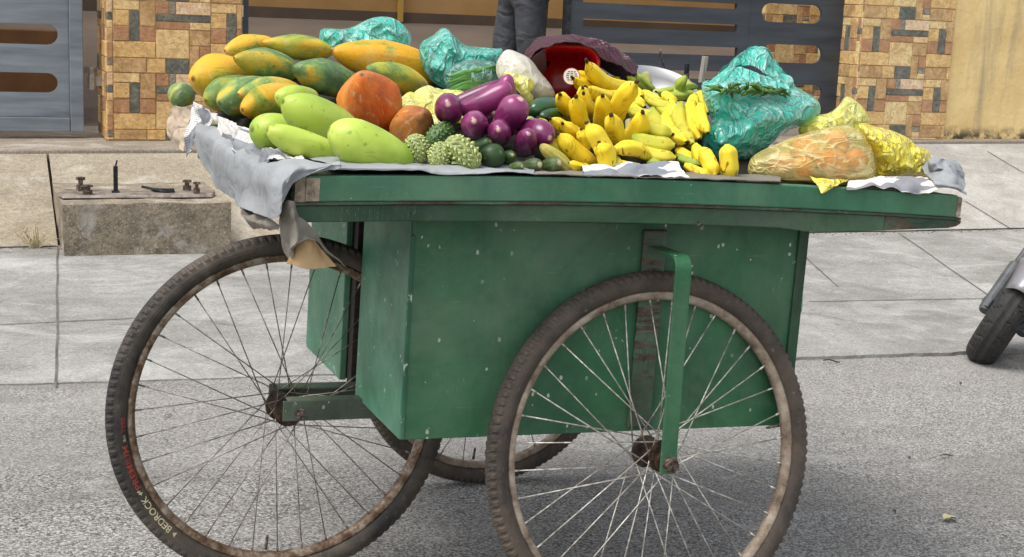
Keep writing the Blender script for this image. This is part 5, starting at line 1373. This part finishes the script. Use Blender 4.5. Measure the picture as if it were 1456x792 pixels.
# sticks behind the bowl
for (a, c_, r_, mt, lab, nm) in [((975, 128, .55), (977, 90, .55), .006, M['black_iron'], 'short dark iron bar standing behind the bowl', 'iron_bar'), ((997, 118, .5), (1003, 80, .5), .0075, simple('grey wood', '#7f7870', .8, '#9a948a', 30, stretch=(5, 5, 1)), 'weathered grey wooden stick between bowl and teal bag', 'wooden_stick'), ]:
    b = MB(); p = Pc(*a); q = Pc(*c_); zz = (q-p).normalized(); Mx = zz.to_track_quat('Z', 'Y').to_matrix().to_4x4(); Mx.translation = p
    b.box(-r_, r_, -r_*.6, r_*.6, 0, (q-p).length, Mx); tag(b.build(nm, mt, bevel=.001), lab, 'stick')
b = MB(); b.tube([Pc(946, 110, .58), Pc(943, 90, .58), Pc(939, 78, .58), Pc(939, 70, .58)], .0028, 8); tag(b.build('twig', M['bolt'], smooth=True), 'thin bent brown twig rising behind the bowl', 'twig')
# small teal bag behind the cabinet
inflate('teal_bag', [(1120, 400), (1138, 402), (1142, 420), (1140, 445), (1118, 450)], .93, .04, teal, 'scrap of teal bag hanging behind the right edge of the cabinet', 'plastic bag', BG, amp=.008, freq=20, seed=33, nth=60, nrr=16)
# ================================================================ PERSON in the gateway
def skin(name, joints, edges, mat, parent, sub=2, root=0):
    me = bpy.data.meshes.new(name); me.from_pydata([j[0] for j in joints], edges, []); me.materials.append(mat)
    o = bpy.data.objects.new(name, me); link(o, parent)
    o.modifiers.new('skin', 'SKIN'); 
    sv = me.skin_vertices[0].data
    for i, j in enumerate(joints): sv[i].radius = (j[1], j[2] if len(j) > 2 else j[1])
    sv[root].use_root = True
    o.modifiers['skin'].use_smooth_shade = True
    s = o.modifiers.new('sub', 'SUBSURF'); s.levels = sub; s.render_levels = sub
    dg = bpy.context.evaluated_depsgraph_get(); m2 = bpy.data.meshes.new_from_object(o.evaluated_get(dg)); o.modifiers.clear(); o.data = m2; m2.name = name
    m2.polygons.foreach_set('use_smooth', [True]*len(m2.polygons))
    return o
pY = 6.0; pf = Vector((2.07, pY, zplat(2))); 
# a walker heading left, seen from the side; heights from the shop floor
hip = Pw(752, 4, pY); H0 = pf.z
per = empty('person', 'person in dark grey jeans and charcoal knit top walking across the gateway', 'person', pf)
def q(x, y, z): return Vector((x, y, z))
leg_top = .74
xr = Pw(752, 40, pY).x-pf.x      # near leg centre
xl = Pw(722, 40, pY+.18).x-pf.x  # far leg centre
jeans_m = NM('dark jeans'); c = jeans_m.ramp(jeans_m.noise(6, 5, .6), [(.3, '#34363b'), (.7, '#55585e')]); jeans_m.col(c); jeans_m.set(Roughness=.9)
jb = jeans_m.bump(jeans_m.math('ABSOLUTE', jeans_m.math('SUBTRACT', jeans_m.noise(4, 2, .5, jeans_m.mapped((1, 1, 2.0)), .8), .5)), .7, .05); jeans_m.bump(jeans_m.noise(500, 2), .2, .001, jb)
skin_m = simple('skin', '#6b4330', .5, '#7a4e38', 8)
J = [(q(xr-.02, 0, .93), .13, .11), (q(xr-.005, -.02, .78), .122, .115), (q(xr, -.03, .62), .108, .105), (q(xr+.005, -.03, .48), .090, .095), (q(xr+.03, -.03, .28), .082, .085), (q(xr+.05, -.03, .09), .072, .072),
     (q(xl+.04, .16, .80), .115, .11), (q(xl+.01, .18, .62), .098, .10), (q(xl-.015, .18, .50), .088, .09), (q(xl-.01, .18, .32), .078, .08), (q(xl+.05, .18, .12), .07, .07), (q(xr-.02, .02, 1.02), .14, .12)]
skin('trousers', J, [(11, 0), (0, 1), (1, 2), (2, 3), (3, 4), (4, 5), (0, 6), (6, 7), (7, 8), (8, 9), (9, 10)], jeans_m.m, per)
knit = NM('charcoal knit'); wv = knit.vor(140); knit.col(knit.ramp(wv, [(.2, '#4a4a4d'), (.6, '#1d1d20')])); knit.set(Roughness=.95); knit.bump(wv, .8, .004)
kx = xr
skin('knit_top', [(q(kx+.02, -.01, .70), .122, .128), (q(kx, 0, .88), .15, .14), (q(kx-.02, .01, 1.05), .145, .13), (q(kx-.03, .02, 1.25), .165, .14), (q(kx-.035, .03, 1.40), .13, .12), (q(kx-.04, .03, 1.47), .07, .07),
     (q(kx-.03, -.16, 1.40), .07, .07), (q(kx-.02, -.22, 1.20), .052, .052), (q(kx-.08, -.22, 1.0), .042, .042), (q(kx-.03, .22, 1.40), .07, .07), (q(kx+.0, .27, 1.20), .052, .052), (q(kx+.05, .26, 1.0), .042, .042)],
     [(0, 1), (1, 2), (2, 3), (3, 4), (4, 5), (4, 6), (6, 7), (7, 8), (4, 9), (9, 10), (10, 11)], knit.m, per)
# head, neck and hands as one body mesh
body = [(q(kx-.04, .03, 1.44), .05, .05), (q(kx-.045, .03, 1.52), .05, .05), (q(kx-.06, .03, 1.60), .078, .072), (q(kx-.06, .03, 1.68), .092, .078), (q(kx-.05, .03, 1.75), .07, .066)]
bo = skin('body', body, [(0, 1), (1, 2), (2, 3), (3, 4)], skin_m, per)
for (hx, hy, s) in ((kx-.10, -.22, -1), (kx+.06, .26, 1)):
    js = [(q(hx, hy, 1.0), .026, .026), (q(hx-.01, hy, .93), .030, .018)]; ed = [(0, 1)]
    for i, l in enumerate((.065, .075, .07, .055)):
        dx = (-.024+.016*i); n0 = len(js)
        js += [(q(hx-.012+dx, hy, .895), .009), (q(hx-.016+dx, hy+.008*s, .895-l*.5), .008), (q(hx-.020+dx, hy-.004*s, .895-l), .006)]; ed += [(1, n0), (n0, n0+1), (n0+1, n0+2)]
    n0 = len(js); js += [(q(hx-.045, hy, .94), .010), (q(hx-.055, hy, .905), .008)]; ed += [(1, n0), (n0, n0+1)]
    skin('hand', js, ed, skin_m, per, 1)
skin('hair', [(q(kx-.035, .03, 1.64), .07, .07), (q(kx-.045, .03, 1.74), .095, .082)], [(0, 1)], simple('black hair', '#0d0b0a', .5, '#1d1916', 60, .4), per)
b = MB()
for (ex) in (-1, 1):
    b.tube([q(kx-.140, .03+ex*.03, 1.685), q(kx-.150, .03+ex*.03, 1.685)], [.013, .006], 10)
b.build('eyes', simple('eye', '#1b1512', .2), per)
b = MB(); b.tube([q(kx-.145, .03, 1.70), q(kx-.172, .03, 1.655), q(kx-.145, .03, 1.645)], [.008, .014, .009], 8); b.build('nose', skin_m, per, smooth=True)
b = MB(); b.tube([q(kx-.140, .005, 1.62), q(kx-.150, .03, 1.618), q(kx-.140, .055, 1.62)], [.004, .008, .004], 8); b.build('mouth', simple('lips', '#5a2f28', .5), per, smooth=True)
for (sx, sy) in ((xr+.06, -.03), (xl+.06, .18)):
    skin('shoe', [(q(sx+.03, sy, .05), .045, .045), (q(sx-.08, sy, .04), .045, .036), (q(sx-.16, sy, .03), .038, .026)], [(0, 1), (1, 2)], simple('shoe leather', '#1f1a17', .5), per, 2)

# floor drain behind the cart
c_ = Pw(690, 64, 7.6)
# ================================================================ SCOOTER at the right
st = empty('scooter', 'parked dark grey scooter leaning at the right edge, front wheel turned', 'scooter', (2.40, 1.95, zroad(2.4)))
W0 = Vector(st.location)
Yw = 1.95
con = Pw(1386, 514, Yw); con.z = zroad(con.x); top = Pw(1468, 396, Yw+.0)
up = (top-con).normalized(); rad_w = .225
fwd = Vector((.42, -.90, 0)); 
fwd = Vector((-.74, -.67, 0)); fwd = (fwd-up*fwd.dot(up)).normalized(); axl = fwd.cross(up).normalized()
ctr = con+up*rad_w
Mw = Matrix((fwd, axl, up)).transposed().to_4x4(); Mw.translation = ctr-W0
b = MB(); N = 300; K = 24; vs = []; fs = []; rc = .175; at_, aw = .050, .060
for i in range(N):
    ang = 2*math.pi*i/N
    for k in range(K):
        t = 2*math.pi*k/K; rr = rc+at_*math.cos(t); yy = aw*math.sin(t)
        dg_ = math.degrees(t) if t <= math.pi else math.degrees(t)-360; a_ = abs(dg_)
        if a_ < 75:
            ph = (i*.16+(1.1 if dg_ > 0 else 0)+a_*.020*(1)) % 2.4; cut = (ph < .38 and a_ > 16) or (a_ < 6 and False)
            wig = math.sin(i*.35)*5
            if abs(dg_-wig) < 6: cut = True
            if cut: rr -= .005*math.cos(t); yy -= .005*math.sin(t)
        vs.append((rr*math.cos(ang), yy, rr*math.sin(ang)))
for i in range(N):
    for k in range(K):
        j = (i+1) % N; l = (k+1) % K; fs.append((i*K+k, j*K+k, j*K+l, i*K+l))
b.add(vs, fs)
wh = mesh('front_wheel', b.v, b.f, M['tyre_scooter'], st, smooth=False); recalc(wh); wh.matrix_local = Mw; wh.name = 'wheel'
b = MB(); b.lathe([(.13, -.045), (.135, -.04), (.12, -.03), (.12, .03), (.135, .04), (.13, .045), (.11, .03), (.11, -.03)], 48, close=True)
for i in range(6):
    a = i*math.pi/3; b.tube([(.03*math.cos(a), 0, .03*math.sin(a)), (.118*math.cos(a), 0, .118*math.sin(a))], .012, 8)
b.lathe([(0, -.06), (.03, -.06), (.04, -.03), (.04, .03), (.03, .06), (0, .06)], 24)
recalc(b.build('rim', simple('black alloy', '#202124', .4), wh))
grey_fork = simple('grey fork', '#55585b', .5, '#3f4244', 20, .1)
rake = (up+fwd*-.30).normalized()
for s in (-1, 1):
    a0 = ctr+axl*s*.078-W0
    b = MB(); b.tube([a0-rake*.045, a0-rake*.03, a0+rake*.20, a0+rake*.21, a0+rake*.42], [.020, .026, .027, .016, .016], 16)
    b.tube([a0-axl*.02*s, a0+axl*.028*s], .013, 8); b.tube([a0-rake*.03+fwd*.025, a0+rake*.01+fwd*.03], .010, 8)
    b.build('fork_leg', grey_fork, st, smooth=False, bevel=.002)
# mudguard
def guard(a0, a1, r, w_, th, mat, name):
    b = MB(); n = 28; k = 12; vs = []; fs = []
    for i in range(n+1):
        a = R(a0+(a1-a0)*i/n); wi = w_*(.72+.28*math.sin(math.pi*i/n))
        for j in range(k+1):
            s = -1+2*j/k; rr = r-.055*abs(s)**2.2
            vs.append(ctr-W0+(fwd*math.cos(a)+up*math.sin(a))*rr+axl*s*wi)
    for i in range(n):
        for j in range(k): fs.append((i*(k+1)+j, (i+1)*(k+1)+j, (i+1)*(k+1)+j+1, i*(k+1)+j+1))
    b.add(vs, fs); o = b.build(name, mat, st, smooth=True); m_ = o.modifiers.new('s', 'SOLIDIFY'); m_.thickness = th
    return o
silver = simple('dark silver paint', '#8a888c', .3, '#9a989c', 3, metallic=.4)
guard(8, 165, .258, .074, .004, silver, 'mudguard')
# leg shield, floor and body behind (mostly outside the picture)
back = Vector((.93, -.36, 0)).normalized(); side = Vector((-back.y, back.x, 0)); upz = (up*.55+Vector((0, 0, 1))*.45).normalized()
b0 = con+back*.40-W0+up*.02
def blob(name, secs, mat):
    """secs: (along back, height, half width, half height)"""
    vs = []; fs = []; k = 20
    for (d_, h_, w2, h2) in secs:
        for i in range(k):
            a = 2*math.pi*i/k; ca, sa = math.cos(a), math.sin(a)
            vs.append(con-W0+back*d_+upz*(h_+h2*math.copysign(abs(sa)**.7, sa))+side*w2*math.copysign(abs(ca)**.7, ca))
    for i in range(len(secs)-1):
        for j in range(k): fs.append((i*k+j, i*k+(j+1) % k, (i+1)*k+(j+1) % k, (i+1)*k+j))
    fs += [tuple(range(k)), tuple((len(secs)-1)*k+j for j in range(k))]
    return recalc(mesh(name, vs, fs, mat, st))
blob('leg_shield', [(.12, .62, .06, .12), (.16, .60, .16, .26), (.22, .55, .19, .28), (.25, .55, .17, .26)], silver)
blob('footboard', [(.22, .24, .14, .03), (.5, .22, .16, .04), (.62, .24, .14, .04)], M['black_iron'])
blob('tail_body', [(.60, .40, .10, .16), (.75, .46, .15, .2), (1.1, .52, .15, .17), (1.35, .6, .08, .08)], silver)
blob('seat', [(.62, .70, .10, .04), (.8, .73, .14, .05), (1.15, .75, .13, .05), (1.3, .76, .08, .03)], M['black_iron'])
b = MB(); h_ = con-W0+back*.16+upz*1.0; b.tube([ctr-W0+rake*.42, h_], .018, 10); b.tube([h_-side*.33-Vector((0, 0, .02)), h_-side*.15, h_+side*.15, h_+side*.33-Vector((0, 0, .02))], .014, 10); b.build('handlebar', M['black_iron'], st, smooth=True)
b = MB(); Mr = Matrix((back, side, upz)).transposed().to_4x4(); Mr.translation = con-W0+back*1.17+upz*.225; b.lathe([(.225-.05+.05*math.cos(a), .05*math.sin(a)) for a in [2*math.pi*i/16 for i in range(16)]], 64, Mr, close=True); b.lathe([(0, -.03), (.14, -.03), (.14, .03), (0, .03)], 32, Mr); recalc(b.build('wheel', M['tyre_scooter'], st))

# ================================================================ LITTER on the road
def leaf(px, py, L, Wd, ang, mat, label, cat='leaf', curl=.01):
    y = 0.5
    for _ in range(40):
        p = bp(px, py, 1, y, False); e = p[2]-zroad(p[0]); p2 = bp(px, py, 1, y+.01, False); e2 = p2[2]-zroad(p2[0]); y -= e*.01/(e2-e)
    c = Vector(bp(px, py, 1, y, False)); vs = []; fs = []; n = 10
    for i in range(n+1):
        t = i/n; w_ = Wd*math.sin(math.pi*min(1, t*.95+.03))**.7*(1+.2*math.sin(t*17))
        for s in (-1, 0, 1):
            x = (t-.5)*L; yy = s*w_/2
            vs.append(c+Vector((x*math.cos(ang)-yy*math.sin(ang), x*math.sin(ang)+yy*math.cos(ang), .004+curl*(abs(s)*.5+math.sin(t*5)*.4+.4))))
    for i in range(n):
        for j in range(2): fs.append((i*3+j, (i+1)*3+j, (i+1)*3+j+1, i*3+j+1))
    return tag(mesh('leaf' if cat == 'leaf' else 'twig', vs, fs, mat), label, cat, 'litter on the road')
ly = simple('dry leaf', '#b3a878', .8, '#c9c09a', 60); lb = simple('brown leaf', '#4a3f33', .9, '#6b5d4a', 60); lg = simple('pale leaf', '#8f9480', .8)
leaf(1350, 741, .046, .030, .3, ly, 'pale yellow dry leaf lying on the road at the lower right')
leaf(1345, 652, .050, .008, .1, lg, 'thin curled grey green leaf on the road right of the wheel')
leaf(1292, 656, .018, .008, .6, lb, 'small dark leaf beside the thin curled one')
leaf(1271, 733, .010, .008, .2, lb, 'dark speck of leaf left of the pale yellow leaf')
leaf(1182, 517, .060, .010, -.4, lb, 'brown twig lying at the edge of the pavement', 'twig')
leaf(1365, 549, .012, .010, .4, lb, 'tiny dark leaf in the upper right of the road')

# loose grit along the broken edge of the pavement and over the road
random.seed(9); b = MB()
for i in range(1500):
    if i < 900: x = random.uniform(-1.6, 5); y = apron_front(x)-abs(random.gauss(0, .07))+.01
    else: x = random.uniform(-1.3, 3.4); y = random.uniform(-.3, 2.0)
    r_ = random.choice((.0015, .002, .003, .004, .006 if i < 900 else .003))*random.uniform(.7, 1.2); z = zroad(x)
    if y > apron_front(x): z = apron_z(x, y)
    a = random.uniform(0, 3); q_ = [Vector((x+r_*math.cos(a+k*math.pi/2)*random.uniform(.6, 1.2), y+r_*math.sin(a+k*math.pi/2)*random.uniform(.6, 1.2), z)) for k in range(4)]
    t_ = Vector((x, y, z+r_*random.uniform(.5, .9))); b.add(q_+[t_], [(0, 1, 4), (1, 2, 4), (2, 3, 4), (3, 0, 4)])
g_ = b.build('grit', simple('grit', '#6b665e', .9, '#aaa59b', 300), origin=(0, 0, 0)); tag(g_, kind='stuff', label='loose grit scattered over the road and along the pavement edge', cat='grit')
